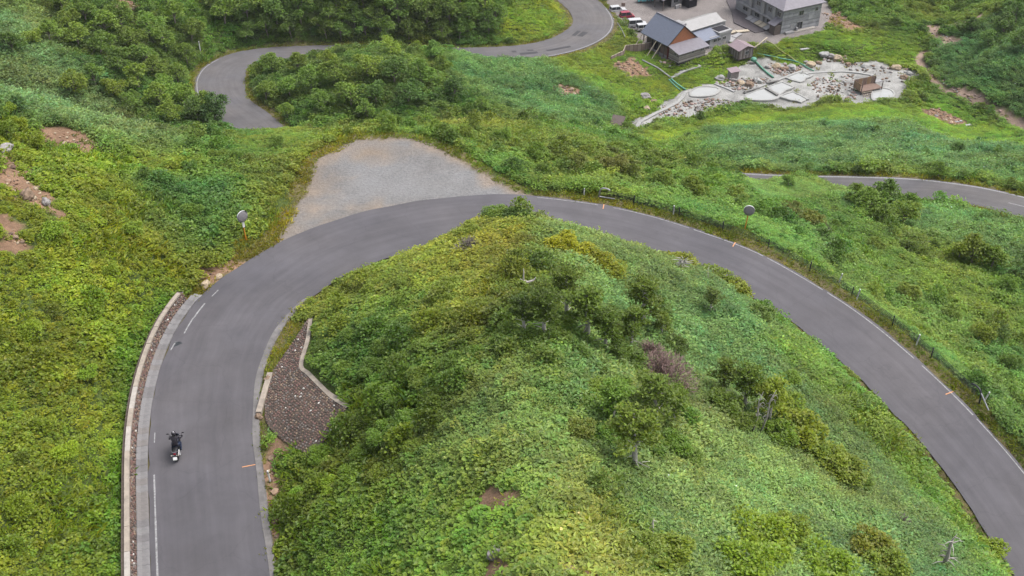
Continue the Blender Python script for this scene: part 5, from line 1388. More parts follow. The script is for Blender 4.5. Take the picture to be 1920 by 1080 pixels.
# ---------------- plank fence beside the bath house
FP = [(1144, 119), (1158, 103), (1166, 100), (1166, 94), (1192, 88), (1226, 84)]
FW = [atz(1145, 119, -47.9), atz(1168, 108, -47.9), atz(1172, 98, -47.9), atz(1202, 95, -47.9), atz(1225, 91, -48.0)]
fence = thing('plank_fence', 'mauve-brown panel fence left of the bath house', 'fence', FW[0])
fo = FW[0]
pl_m = []
for i, (a, b) in enumerate(zip(FW[:-1], FW[1:])):
    L_ = np.linalg.norm((b - a)[:2]); n_ = max(1, int(round(L_ / 1.0))); ang = math.atan2(b[1] - a[1], b[0] - a[0])
    for k in range(n_):
        c = a + (b - a) * (k + .5) / n_ - fo
        o = MB().box((0, 0, .75), (L_ / n_ - .08, .06, 1.6)).build('panel', (mat('fence_board', (0.20, 0.145, 0.125), .9, .25, 2, stretch=(6, 6, .6)), mat('fence_board_pale', (0.24, 0.185, 0.16), .9, .25, 2, stretch=(6, 6, .6)))[k % 2], fence); o.location = tuple(c); o.rotation_euler = (0, 0, ang)
        o = MB().box((0, 0, .7), (.1, .12, 1.9)).build('post', M_WOODD, fence); o.location = tuple(a + (b - a) * k / n_ - fo); o.rotation_euler = (0, 0, ang)
    o = MB().box((0, 0, 1.6), (L_, .12, .07)).build('top_rail', M_WOODP, fence); o.location = tuple((a + b) / 2 - fo); o.rotation_euler = (0, 0, ang)

# ---------------- pipes, walkways
def gpath(L, lift, z=None, step=.6):
    P = [at(a, b) if z is None else atz(a, b, z) for a, b in L]
    P = catmull(P, step); P[:, 2] = [max(h1(p[0], p[1]), -60) + lift for p in P]
    return smooth(P, 2)
def pipe(L, r, m, name, label, lift=.25, cat='pipe', supports=True):
    P = gpath(L, lift); t = thing(name, label, cat, P[0]); o_ = P[0]
    MB().tube([tuple(p - o_) for p in P], r, 8).build('run', m, t, smooth=True)
    if supports:
        for k in range(2, len(P) - 1, 5): MB().box(tuple(P[k] - o_ - np.array([0, 0, lift / 2 + .1])), (.16, .16, lift + .2)).build('support', M_CONC, t)
    return t
pipe([(1204, 115), (1222, 124), (1242, 136), (1256, 147)], .17, M_TIN, 'pipe', 'grey-green pipe running down from the fence to the walkway junction')
pipe([(1258, 150), (1272, 162), (1287, 172)], .19, M_GREENP, 'pipe', 'thick green pipe running down to the left end of the springs')
pipe([(1254, 151), (1266, 163), (1276, 172)], .14, M_GREENP, 'pipe', 'thin green pipe left of the thick green pipe to the springs')
pipe([(1417, 103), (1440, 107), (1475, 114), (1495, 119), (1512, 128), (1526, 135)], .15, M_GREENP, 'pipe', 'long green pipe sloping right from the mauve-roofed shed')
pipe([(1414, 115), (1425, 127), (1438, 139), (1450, 148)], .2, M_GREENP, 'pipe', 'short thick green pipe dropping from the green tank to the pools')
pipe([(1437, 78), (1425, 88), (1414, 96), (1404, 104)], .13, M_WOODP, 'pipe', 'pale curved pipe from the yard over the mauve-roofed shed', .9)
pipe([(1437, 78), (1460, 95), (1480, 108), (1500, 122)], .13, mat('pipe_olive', (.22, .22, .08), .7), 'pipe', 'olive pipe running down the grass bank from the yard', .2)
tk = atz(1413, 114, -49.4); o = MB().lathe([(.6, 0), (.66, .1), (.66, .55), (.45, .75), (.05, .8)], 16).build('water_tank', M_GREENP, loc=tuple(tk), smooth=False); tag(o, 'round green water tank in front of the mauve-roofed shed', 'tank')
def walkway(L, w, m, name, label, cat, lift=.2, th=.35):
    P = gpath(L, lift); n = normals2(P); rows = []
    for k, p in enumerate(P):
        a = p + np.array([n[k, 0], n[k, 1], 0]) * w / 2; b_ = p - np.array([n[k, 0], n[k, 1], 0]) * w / 2
        rows.append([a - [0, 0, th], a, b_, b_ - [0, 0, th]])
    o = MB().grid(rows).build(name, m)
    return tag(o, label, cat)
walkway([(1257, 146), (1275, 138), (1295, 130), (1313, 124)], .9, M_WALLP, 'walkway', 'pale concrete walkway below the bath house', 'walkway')
walkway([(1182, 252), (1195, 238), (1215, 222), (1245, 207), (1272, 192), (1283, 178), (1287, 172)], .75, M_SINT, 'spring_channel', 'pale curving channel wall from the springs to the low hut', 'channel', .25)
walkway([(1340, 158), (1360, 166), (1378, 174)], .5, M_WALLP, 'walkway', 'pale plank path under the tiny hut', 'walkway')
walkway([(1508, 139), (1560, 136), (1600, 137), (1640, 143)], .7, M_SINT, 'spring_channel', 'white curved channel rim along the far side of the springs', 'channel', .2)
walkway([(1395, 176), (1440, 158), (1480, 144), (1505, 135)], .6, M_SINT, 'spring_channel', 'pale straight rim wall along the upper side of the pools', 'channel', .3)
walkway([(1300, 106), (1340, 102), (1372, 96)], .45, M_CONC, 'walkway', 'thin concrete edge between bath house and mauve-roofed shed', 'walkway')
slb = mat('slab_pale', (0.42, 0.41, 0.39), .8, .15, 2)

# ---------------- milky pools
POOLS = [([(1400, 178), (1434, 167), (1458, 179), (1444, 187), (1404, 186)], 'largest milky white pool at the front of the springs'),
         ([(1442, 163), (1466, 155), (1486, 163), (1460, 177)], 'square milky pool in the middle of the springs'),
         ([(1476, 145), (1498, 137), (1520, 142), (1500, 153)], 'milky pool at the upper end of the pool row'),
         ([(1463, 182), (1487, 173), (1512, 186), (1500, 191)], 'milky pool right of the largest pool at the front'),
         ([(1636, 172), (1650, 166), (1670, 170), (1674, 180), (1655, 187), (1638, 186)], 'milky pool beside the wooden bathing deck'),
         ([(1296, 172), (1312, 164), (1345, 166), (1336, 178), (1300, 180)], 'shallow grey-white pool at the left end of the springs')]
RP = random.Random(31)
for poly, lab in POOLS:
    W = [atz(a, b, -49.75) for a, b in poly]; c = np.mean(W, 0)
    t = thing('spring_pool', lab, 'pool', c)
    if len(W) == 4:                                   # worn, uneven sides
        W4 = []
        for i in range(4):
            a, b_ = W[i], W[(i + 1) % 4]
            W4 += [a] + [a + (b_ - a) * f + np.array([RP.uniform(-.22, .22), RP.uniform(-.3, .3), 0]) for f in (.25, .5, .75)]
        Wd = np.array(W4)
    else: Wd = catmull(W + [W[0]], .5)
    inner = [(p[0] - c[0], p[1] - c[1]) for p in Wd]
    if np.hypot(inner[0][0] - inner[-1][0], inner[0][1] - inner[-1][1]) < .6 and len(W) > 4: inner = inner[:-1]
    MB().prism(inner, -.6, .06).build('water', M_MILK, t)
    ar = sum(inner[i][0] * inner[(i + 1) % len(inner)][1] - inner[(i + 1) % len(inner)][0] * inner[i][1] for i in range(len(inner)))
    sc_ = 1 + .55 / (abs(ar) ** .5 / 2 + .01)
    rim = MB(); n_ = len(inner)
    for i in range(n_):
        a, b_ = inner[i], inner[(i + 1) % n_]
        rim.add([(a[0], a[1], .05), (b_[0], b_[1], .05), (b_[0], b_[1], .16), (a[0], a[1], .16), (a[0] * sc_, a[1] * sc_, .1), (b_[0] * sc_, b_[1] * sc_, .1), (b_[0] * sc_, b_[1] * sc_, -.6), (a[0] * sc_, a[1] * sc_, -.6)], [(0, 1, 2, 3), (3, 2, 5, 4), (4, 5, 6, 7)])
    rim.build('rim', M_SINT, t)
for k, (pts) in enumerate((((1436, 165), (1458, 178)), ((1396, 172), (1424, 164)), ((1437, 155), (1460, 151)))):
    a, b_ = atz(*pts[0], -49.5), atz(*pts[1], -49.5); v = b_ - a
    o = MB().box((0, 0, 0), (float(np.linalg.norm(v)), .55, .18)).build('timber_beam', mat('wet_timber', (.13, .125, .12), .8, .3, 3), loc=tuple((a + b_) / 2)); o.rotation_euler = (0, 0, math.atan2(v[1], v[0]))
    tag(o, ('dark timber beam between the largest and the square pool', 'dark timber beam above the largest pool', 'dark timber beam above the square pool')[k], 'beam')
# ---------------- bathing deck with screens
dp = atz(1630, 172, -49.8); dk = thing('bathing_deck', 'wooden screened bathing deck beside the right-hand milky pool', 'deck', dp, math.radians(22))
MB().box((.3, 1.0, .5), (5.4, 2.6, .14)).build('floor', M_WOODB, dk)
M_SCR = mat('screen_orange', (0.22, 0.145, 0.09), .85, .2, 3, stretch=(6, 6, .6))
for k in range(5): MB().box((-2.0 + k * 1.1, 2.25, 1.35), (1.02, .07, 1.7)).build('screen_panel', M_SCR if k % 2 else M_WOODB, dk)
for k in range(2): MB().box((-2.42, .6 + k * 1.1, 1.25), (.07, 1.02, 1.5)).build('screen_panel', M_SCR, dk)
for k in range(6): MB().tube([(-2.2 + k * .45, -.3, .5), (-2.6 + k * .45, -2.2, -.6)], .05, 4).build('stair_stringer', M_WOODB, dk)
for k in range(4): MB().tube([(-2.3 - k * .1, -.6 - k * .45, .4 - k * .28), (.2 - k * .1, -.6 - k * .45, .4 - k * .28)], .05, 4).build('stair_tread', M_WOODP, dk)
for x_, y_ in ((-2.3, -.2), (2.9, -.2), (-2.3, 2.2), (2.9, 2.2)): MB().box((x_, y_, .7), (.14, .14, 2.6)).build('post', M_WOODD, dk)
MB().box((3.6, 2.2, .9), (1.6, 1.2, .12)).build('side_table', M_WALLP, dk)
# ---------------- sinter boulders and rubble (single ones that show)
RB = random.Random(77)
RL = [(1545, 105), (1558, 108), (1570, 112), (1590, 122), (1620, 126), (1655, 128), (1680, 130), (1705, 140), (1720, 145), (1695, 148), (1512, 118), (1520, 124), (1535, 120), (1440, 128), (1455, 126), (1470, 132), (1485, 130), (1350, 150), (1375, 152), (1390, 158), (1405, 160), (1420, 154), (1225, 192), (1212, 205), (1210, 184)]
for k, (px, py) in enumerate(sorted(RL)):
    s_ = RB.uniform(.9, 2.0); m_ = (M_ROCKG, M_SINT, M_ROCKB, M_ROCKT)[(k * 7) % 4]
    nm = {0: 'grey', 1: 'whitish', 2: 'brown', 3: 'tan'}[(k * 7) % 4]
    ordn = ['first', 'second', 'third', 'fourth', 'fifth', 'sixth', 'seventh', 'eighth', 'ninth', 'tenth', 'eleventh', 'twelfth', 'thirteenth', 'fourteenth', 'fifteenth', 'sixteenth', 'seventeenth', 'eighteenth', 'nineteenth', 'twentieth', 'twenty-first', 'twenty-second', 'twenty-third', 'twenty-fourth', 'twenty-fifth'][k]
    boulder('rock', px, py, (s_ * 1.3, s_, s_ * .7), m_, '%s rock around the springs, %s from the left' % (nm, ordn), seed=40 + k, group='rocks around the springs')
# loose rubble nobody could count
mb = MB(); rr = random.Random(12)
for poly, n_ in (([(1440, 118), (1500, 122), (1505, 135), (1470, 145), (1445, 135)], 160), ([(1340, 150), (1440, 145), (1450, 156), (1390, 172), (1345, 160)], 220), ([(1230, 200), (1330, 185), (1400, 190), (1330, 206), (1240, 222)], 200), ([(1520, 150), (1600, 140), (1610, 185), (1530, 188)], 190), ([(1540, 104), (1590, 106), (1585, 118), (1545, 116)], 60), ([(1560, 112), (1720, 128), (1690, 160), (1600, 135)], 90), ([(1730, 100), (1740, 140), (1790, 175), (1900, 235), (1900, 222), (1800, 170), (1760, 150), (1735, 100)], 160), ([(1742, 50), (1800, 78), (1750, 95), (1745, 70)], 60), ([(1255, 128), (1300, 118), (1260, 112), (1235, 116)], 50)):
    for _ in range(n_):
        a, b_, c_ = rr.sample(poly, 3); u, v = sorted((rr.random(), rr.random())); px = a[0] * u + b_[0] * (v - u) + c_[0] * (1 - v); py = a[1] * u + b_[1] * (v - u) + c_[1] * (1 - v)
        p = at(px, py); s_ = rr.uniform(.12, .5) * rr.uniform(.6, 1.1)
        add_stone(mb, (p[0], p[1], p[2] + s_ * .3), s_, s_ * .8, s_ * .6, rr)
tag(mb.build('rubble', [M_ROCKB, M_ROCKG, M_MORTAR, M_SINT, mat('stone_pinkish', (.27, .19, .17), .9), M_SINT]), 'loose rubble strewn around the springs and the stream bed', 'rubble', kind='stuff')

# clods and stones lying on the bare earth scars
mb = MB()
for pl_ in EARTH:
    pl_ = np.array(pl_); lo, hi = pl_[:, :2].min(0), pl_[:, :2].max(0); n_ = int(min(220, 7 * (hi - lo).prod()))
    for _ in range(n_):
        x_, y_ = rr.uniform(lo[0], hi[0]), rr.uniform(lo[1], hi[1])
        if not in_poly(np.array([x_]), np.array([y_]), pl_)[0]: continue
        s_ = rr.uniform(.06, .2) * rr.choice((.6, .8, 1, 1.6)) * (1.6 if y_ > 110 else 1); add_stone(mb, (x_, y_, h1(x_, y_) + s_ * .25), s_, s_ * .8, s_ * .55, rr)
tag(mb.build('earth_clods', [mat('clod_orange', (.19, .115, .075), .95), mat('clod_tan', (.24, .165, .115), .95), mat('clod_dark', (.10, .065, .05), .95), M_ROCKT, M_ROCKB, M_ROCKG]), 'stones and clods strewn over the bare earth scars', 'clods', kind='stuff')

# ---------------- dark asphalt apron and spoil slabs in the yard
ap = [atz(a, b, -47.86) for a, b in [(1376, 40), (1392, 20), (1398, 0), (1360, -10), (1372, 20)]]
APR = [atz(a, b, 0) for a, b in []]
ap = [atz(a, b, -47.80) for a, b in [(1376, 42), (1416, 61), (1433, 58), (1440, 50), (1392, 22), (1398, 2), (1385, -10), (1362, 0), (1372, 22)]]
structure(MB().prism([tuple(p[:2]) for p in ap], -48.2, -47.80).build('yard_apron', mat('apron_asphalt', (0.07, 0.06, 0.066), .85, .15, 1)))
# ---------------- cars
def car(px, py, z, rz, L_, W_, H_, m, label, van=False, name='parked_car'):
    p = atz(px, py, z); t = thing(name, label, 'car', p, rz, 'cars parked by the springs inn')
    hb = H_ * .56
    prof = [(-L_ / 2, .28), (-L_ / 2, hb * .9), (-L_ / 2 + .08, hb), (L_ * .28, hb), (L_ / 2 - .1, hb * .86), (L_ / 2, hb * .6), (L_ / 2, .28)]
    def ext(prof, w0, w1, mb):
        n = len(prof); mb.add([(x, -w0, zz) for x, zz in prof] + [(x, w1, zz) for x, zz in prof], [tuple(range(n)), tuple(range(n, 2 * n))[::-1]] + [((i + 1) % n, i, n + i, n + (i + 1) % n) for i in range(n)]); return mb
    ext(prof, W_ / 2, W_ / 2, MB()).build('body', m, t, bevel=.06)
    xr, xf = (-L_ / 2 + .1, L_ * (.26 if van else .16))
    cab = [(xr, hb - .02), (xr + .12, H_), (xf - .35, H_), (xf + .25, hb - .02)]
    cb = MB(); w0, w1 = W_ / 2 - .04, W_ / 2 - .16
    cb.add([(x, -(w0 if zz < H_ - .1 else w1), zz) for x, zz in cab] + [(x, (w0 if zz < H_ - .1 else w1), zz) for x, zz in cab], [(0, 1, 2, 3)[::-1], (4, 5, 6, 7), (0, 4, 5, 1)[::-1], (2, 6, 7, 3)[::-1]])
    cb.build('window_band', M_WIN, t)
    MB().box(((xr + .12 + xf - .35) / 2, 0, H_ + .01), (xf - xr - .45, W_ - .3, .08)).build('roof', m, t, bevel=.03)
    for x_ in (xr + .1, (xr + xf) / 2 - .1, xf - .1):
        for s_ in (-1, 1): MB().tube([(x_, s_ * (w0 + .005), hb), (x_ + (.1 if x_ < 0 else -.25), s_ * (w1 + .01), H_)], .045, 4).build('pillar', m, t)
    wm = MB().lathe([(.2, -.1), (.29, -.1), (.31, 0), (.29, .1), (.2, .1)], 16, M=Matrix.Rotation(math.pi / 2, 3, 'X')).mesh('wheel', M_RUBBER); hub = MB().lathe([(.19, -.105), (.19, .105)], 12, M=Matrix.Rotation(math.pi / 2, 3, 'X')).mesh('hubcap', M_STEEL)
    for x_ in (-L_ * .31, L_ * .31):
        for s_ in (-1, 1):
            w_ = share('wheel', wm, t, (x_, s_ * (W_ / 2 - .08), .31)); share('hubcap', hub, w_)
    for s_ in (-1, 1):
        MB().box((L_ / 2 - .03, s_ * W_ * .34, hb * .68), (.1, .3, .16)).build('headlight', M_WHITE, t); MB().box((-L_ / 2 + .02, s_ * W_ * .42, hb * .8), (.06, .16, .3)).build('tail_light', M_REDL, t)
    return t
M_CRED = mat('car_red', (0.22, 0.006, 0.028), .3, .08, 3, spec=.5); M_CWH = mat('car_white', (0.36, 0.36, 0.37), .3, .04, 3, spec=.5); M_CTQ = mat('car_turquoise', (0.10, 0.36, 0.38), .3, .08, 3, spec=.5)
car(1175, 34, -47.9, math.radians(14), 3.5, 1.5, 1.6, M_CRED, 'red compact car parked at the grass edge beside the white van', True)
car(1194, 50, -47.9, math.radians(10), 4.5, 1.75, 1.85, M_CWH, 'white van parked between red car and bath house', True)
car(1209, 56, -47.9, math.radians(14), 4.2, 1.7, 1.5, M_CWH, 'white car half hidden behind the bath house roof')
car(1158, 22.5, -47.9, math.radians(14), 4.0, 1.65, 1.5, M_CWH, 'white car parked just behind the red compact car')
car(1209, 2.5, -47.9, math.radians(10), 3.9, 1.6, 1.45, M_CTQ, 'turquoise car at the top picture edge in the car park')
o = thing('notice_board', 'small dark notice board on a post in the car park', 'sign', atz(1168, 17, -48))
MB().box((0, 0, .6), (.08, .08, 1.3)).build('post', M_WOODD, o); MB().box((0, -.05, 1.15), (.9, .05, .8)).build('board', M_WOODB, o)
# thin rail along the car park edge
rl = gpath([(1157, 48), (1166, 62), (1172, 76)], .7); ro = thing('edge_rail', 'thin grey rail along the grass edge of the car park', 'rail', rl[0])
MB().tube([tuple(p - rl[0]) for p in rl], .06, 6).build('bar', M_TIN, ro)
for k in range(0, len(rl), 3): MB().box(tuple(rl[k] - rl[0] - np.array([0, 0, .35])), (.08, .08, .8)).build('post', M_TIN, ro)
# scattered planks in the yard
for k, (px, py, a) in enumerate(((1372, 60, .5), (1382, 66, .9), (1365, 68, -.2), (1392, 58, .3), (1372, 74, 1.1))):
    p = atz(px, py, -47.75); o = MB().box((0, 0, 0), (3.2, 1.1, .16)).build('slab', (M_WOODP, M_WALLP, M_TIN, M_WOODP, M_WALLP)[k], loc=tuple(p)); o.rotation_euler = (0, .04, a)
    tag(o, '%s slab lying in the yard between annexe and guest house, %s from the left' % (('tan', 'pale', 'grey', 'tan', 'pale')[k], ('second', 'fourth', 'first', 'fifth', 'third')[k]), 'slab', 'slabs lying in the yard')
# white plates lying in the grass right of the springs
for k, (px, py, w_, d_) in enumerate(((1634, 21, 1.0, 1.2), (1510, 94, 2.6, .7), (1815, 236, 1.2, .6), (1797, 229, 1.6, .5))):
    p = at(px, py); o = MB().box((0, 0, .12), (w_, d_, .18)).build('plate', M_WALLP, loc=tuple(p)); o.rotation_euler = (0, 0, .3)
    tag(o, ('white plate lying in the grass right of the guest house', 'white slab in the grass above the springs', 'white slab at the end of the bare earth strip by the stream', 'pale plank on the bare earth strip by the stream')[k], 'plate')
# ------------------------------------------------------------------ trees
def tree_broad(seed, nl=9, leaves=230):
    """unit tree, about 1 high: pale forked trunk and an uneven domed crown"""
    q = random.Random(seed); T = MB(); S = Leaves()
    bend = Vector((q.uniform(-.08, .08), q.uniform(-.08, .08), 0))
    top = Vector((0, 0, .5)) + bend
    T.tube([(0, 0, -.06), tuple(bend * .3 + Vector((0, 0, .2))), tuple(top)], [.032, .024, .016], 7)
    lobes = []
    for i in range(nl):
        az = i * 2.4 + q.uniform(-.4, .4); r = q.uniform(.12, .36) if i else 0.0
        z = q.uniform(.45, .78) - .25 * (r / .36) * q.random() + (.12 if i == 0 else 0)
        c = Vector((r * math.cos(az), r * math.sin(az), z)) + bend * 1.5
        lobes.append((c, q.uniform(.13, .22)))
        b0 = Vector((0, 0, q.uniform(.22, .42))) + bend * .6
        T.tube([tuple(b0), tuple(b0.lerp(c, .5) + Vector((0, 0, .02))), tuple(c)], [.014, .010, .004], 5)
    for c, rad in lobes:
        k = q.uniform(.85, 1.15)
        for i in range(leaves):
            d = rnd_dir(-35, 90, q); rr_ = rad * (q.uniform(.55, 1.08) if q.random() < .85 else q.uniform(.2, .6))
            p = c + Vector((d.x * rr_, d.y * rr_, d.z * rr_ * .8))
            v = lv(q, .30, .08); v = tuple(x * k for x in v)
            s_ = q.uniform(.7, 1.35)
            S.leaf(p, d + rnd_dir(-70, 40, q) * .9, d + Vector((0, 0, .8)), .05 * s_, .021 * s_, v, .1)
    return T.mesh('trunk', M_BARK, True), S.mesh('crown', [M_LEAF_O])

def tree_pine(seed, pads=11):
    """unit pine: bare grey lower trunk with dead snags, flat dark needle pads above"""
    q = random.Random(seed); T = MB(); S = Leaves()
    lean = Vector((q.uniform(-.1, .1), q.uniform(-.1, .1), 0))
    pts = [Vector((0, 0, -.05)) + lean * 0, lean * .3 + Vector((0, 0, .35)), lean * .8 + Vector((0, 0, .7)), lean + Vector((0, 0, .95))]
    T.tube([tuple(p) for p in pts], [.04, .032, .02, .005], 7)
    for i in range(7):
        z = q.uniform(.12, .5); az = q.uniform(0, 6.28); ln = q.uniform(.10, .22); b0 = lean * z + Vector((0, 0, z))
        T.tube([tuple(b0), tuple(b0 + Vector((math.cos(az) * ln, math.sin(az) * ln, q.uniform(-.03, .04))))], [.008, .002], 4)
    for i in range(pads):
        z = .52 + .46 * i / (pads - 1); az = i * 2.4 + q.uniform(-.5, .5); ln = (.36 * (1.12 - z) + .1) * q.uniform(.6, 1.15)
        b0 = lean * z + Vector((0, 0, z)); c = b0 + Vector((math.cos(az) * ln, math.sin(az) * ln, q.uniform(-.02, .06)))
        T.tube([tuple(b0), tuple(c)], [.010, .003], 4)
        for j in range(130):
            t = q.uniform(.25, 1.2); w_ = .13 * q.uniform(.3, 1) * (1.2 - .4 * t)
            a2 = q.uniform(0, 6.28)
            p = b0.lerp(c, t) + Vector((math.cos(a2) * w_, math.sin(a2) * w_, q.uniform(-.02, .055)))
            S.leaf(p, rnd_dir(-20, 60, q), Vector((0, 0, 1)) + rnd_dir(-40, 40, q) * .4, .055 * q.uniform(.7, 1.3), .016, lv(q, .3, .08), .06)
    return T.mesh('trunk', M_BARKPALE, True), S.mesh('crown', [M_LEAF_O])

def shrub_big(seed, nl=10, leaves=260):
    q = random.Random(seed); T = MB(); S = Leaves()
    for i in range(nl):
        az = i * 2.4 + q.uniform(-.4, .4); r = q.uniform(.15, .48); z = q.uniform(.35, .72) - .3 * r
        c = Vector((r * math.cos(az), r * math.sin(az), z)); rad = q.uniform(.2, .3)
        T.tube([(q.uniform(-.05, .05), q.uniform(-.05, .05), -.06), tuple(c * .5 + Vector((0, 0, .06))), tuple(c)], [.02, .014, .004], 5)
        for k in range(leaves):
            d = rnd_dir(-30, 90, q); rr_ = rad * q.uniform(.6, 1.08); p = c + Vector((d.x * rr_, d.y * rr_, d.z * rr_ * .8)); p.z = max(p.z, .03); s_ = q.uniform(.7, 1.3)
            S.leaf(p, d + rnd_dir(-60, 40, q) * .9, d + Vector((0, 0, .8)), .066 * s_, .028 * s_, lv(q, .30, .1), .1)
    return T.mesh('stem', M_BARK, True), S.mesh('crown', [M_LEAF_O])

BROAD = [tree_broad(500 + i, 8 + i % 3) for i in range(7)]
PINE = [tree_pine(600 + i, 10 + i % 3) for i in range(5)]
SHRUB = [shrub_big(700 + i) for i in range(6)]
TALL = []
ORD = ['first', 'second', 'third', 'fourth', 'fifth', 'sixth', 'seventh', 'eighth', 'ninth', 'tenth', 'eleventh', 'twelfth', 'thirteenth', 'fourteenth', 'fifteenth', 'sixteenth', 'seventeenth', 'eighteenth', 'nineteenth', 'twentieth']
TENS = {2: 'twenty', 3: 'thirty', 4: 'forty', 5: 'fifty'}
def ordinal(n):
    if n <= 20: return ORD[n - 1]
    t, u = divmod(n, 10)
    return TENS[t] + ('-' + ORD[u - 1] if u else 'th') if u else {3: 'thirtieth', 4: 'fortieth', 5: 'fiftieth'}[t]
q7 = random.Random(99)
def inside(p):
    """shift a foot point off the main roadway onto the spur"""
    p = np.array(p)
    for _ in range(14):
        g1, g2, l1 = road_gap(np.array([p[0]]), np.array([p[1]]))
        if g1[0] > 1.0: break
        k_ = int(((main_c[:, :2] - p[:2]) ** 2).sum(1).argmin()); p[:2] += normals2(main_c)[k_] * .45; p[2] = h1(p[0], p[1])
    return p
def plant(kind, L, col, place, group, word, wide=1.0):
    """L: (px, py of the foot, height in survey px[, colour]); ordered from the left for the labels"""
    for n, it in enumerate(sorted(L, key=lambda a: a[0])):
        px, py, hp = it[:3]; c = it[3] if len(it) > 3 else col
        p = at(px, py)
        for _ in range(14):                       # keep clear of the roadway
            g1, g2, l1 = road_gap(np.array([p[0]]), np.array([p[1]]))
            if min(g1[0], g2[0]) > 1.3: break
            C_ = main_c if g1[0] < g2[0] else low_c
            k_ = int(((C_[:, :2] - p[:2]) ** 2).sum(1).argmin()); nn_ = normals2(C_)[k_]
            sg = 1 if (C_ is main_c and px < 1950 and py > 395) or (C_ is low_c and (p[:2] - C_[k_, :2]) @ nn_ > 0) else -1
            p[:2] += nn_ * .45 * sg; p[2] = h1(p[0], p[1])
        _, _, dep = proj(*p); dep = float(dep)
        h = hp * dep / FPX / .83 * (1.3 if kind == 'pine' else (0.85 if px < 930 else 0.95) if kind == 'shrub' else 1.05)
        protos = {'broad': BROAD, 'pine': PINE, 'shrub': SHRUB}[kind]
        tm, cm = protos[q7.randrange(len(protos))]
        lab = '%s %s, %s from the left' % (word, place, ordinal(n + 1)) if len(L) > 1 else '%s %s' % (word, place)
        t = thing({'broad': 'broadleaf_tree', 'pine': 'pine_tree', 'shrub': 'shrub'}[kind], lab, 'shrub' if kind == 'shrub' else 'tree', (p[0], p[1], p[2] - .05), q7.uniform(0, 6.28), group)
        s_ = h * q7.uniform(.92, 1.08); t.scale = (s_ * wide * q7.uniform(.9, 1.1), s_ * wide * q7.uniform(.9, 1.1), s_)
        a = share('trunk' if kind != 'shrub' else 'stem', tm, t); b_ = share('crown', cm, t)
        k = q7.uniform(.95, 1.35); lc = leafc(*c) * k
        hue = q7.uniform(-.12, .12)
        b_.color = (lc[0] * (1 + hue), lc[1], lc[2] * (1 - hue), 1)
def plant_split(kind, L, col, classes, group, word, wide=1.0):
    left = list(L)
    for place, test in classes:
        sub = [a for a in left if test(a[0], a[1])]; left = [a for a in left if not test(a[0], a[1])]
        if sub: plant(kind, sub, col, place, group, word, wide)
GD = (100, 128, 50)
SPURC = [('near the tip of the spur by the bend', lambda x, y: y < 560 and x >= 870), ('on the left flank of the spur', lambda x, y: x < 930), ('around the pines mid-spur', lambda x, y: x < 1335 and y < 930), ('on the right flank of the spur', lambda x, y: y < 930), ('low on the spur at the bottom edge', lambda x, y: True)]
# wooded knoll inside the far hairpin
plant('broad', [(735, 108, 38, (108, 138, 56)), (815, 116, 34, (100, 134, 60)), (690, 150, 46), (640, 160, 48), (585, 172, 44), (706, 196, 46, (80, 112, 48)), (765, 198, 42, (74, 106, 46)), (852, 186, 40, (74, 108, 54)), (602, 212, 40), (512, 142, 36), (545, 185, 40), (790, 160, 38), (660, 205, 44), (500, 190, 34), (560, 140, 36), (620, 135, 36, (104, 130, 50)), (905, 208, 24), (690, 225, 34), (740, 160, 42, (80, 114, 48)), (535, 225, 28), (830, 140, 30), (480, 150, 30)], GD, 'on the knoll inside the far hairpin', 'trees on the far knoll', 'leafy green tree', 1.05)
# tongue of trees on the left of the hairpin
plant_split('broad', [(130, 60, 42), (165, 50, 46, (78, 108, 44)), (200, 72, 44), (230, 60, 48), (150, 92, 40), (250, 100, 44), (190, 108, 42), (278, 128, 46), (225, 138, 44, (78, 108, 46)), (300, 150, 44), (145, 178, 46, (100, 126, 46)), (335, 165, 42), (262, 170, 46), (302, 204, 46), (348, 205, 44), (372, 232, 46, (74, 104, 46)), (402, 236, 48, (70, 100, 46)), (330, 232, 40), (218, 188, 36, (106, 132, 44)), (28, 108, 44, (78, 106, 42)), (70, 88, 34), (95, 82, 40), (352, 122, 36), (312, 96, 42), (282, 72, 44), (424, 230, 34, (72, 102, 46)), (385, 225, 44), (245, 205, 34), (180, 160, 38), (330, 50, 40), (360, 80, 36), (270, 30, 40), (120, 28, 40), (310, 185, 40)], GD, [('at the upper left beyond the far hairpin', lambda x, y: y < 112), ('on the slope left of the far hairpin', lambda x, y: True)], 'trees left of the far hairpin', 'leafy green tree', 1.05)
# hillside behind the far road
plant_split('broad', [(470 + 44 * i + q7.uniform(-12, 12), 80 - 3 * (i % 2) + q7.uniform(-6, 2) - (10 if i > 9 else 0), q7.uniform(34, 44)) for i in range(11)] + [(430 + 46 * i + q7.uniform(-12, 12), 48 + q7.uniform(-6, 6), q7.uniform(36, 46)) for i in range(12)] + [(420 + 50 * i + q7.uniform(-12, 12), 18 + q7.uniform(-6, 6), q7.uniform(34, 46), (98, 126, 50)) for i in range(11)], (86, 116, 46), [('at the roadside behind the far road', lambda x, y: y > 60), ('higher up the hillside behind the far road', lambda x, y: y > 34), ('at the top edge above the far road', lambda x, y: True)], 'trees behind the far road', 'dense green tree', 1.1)
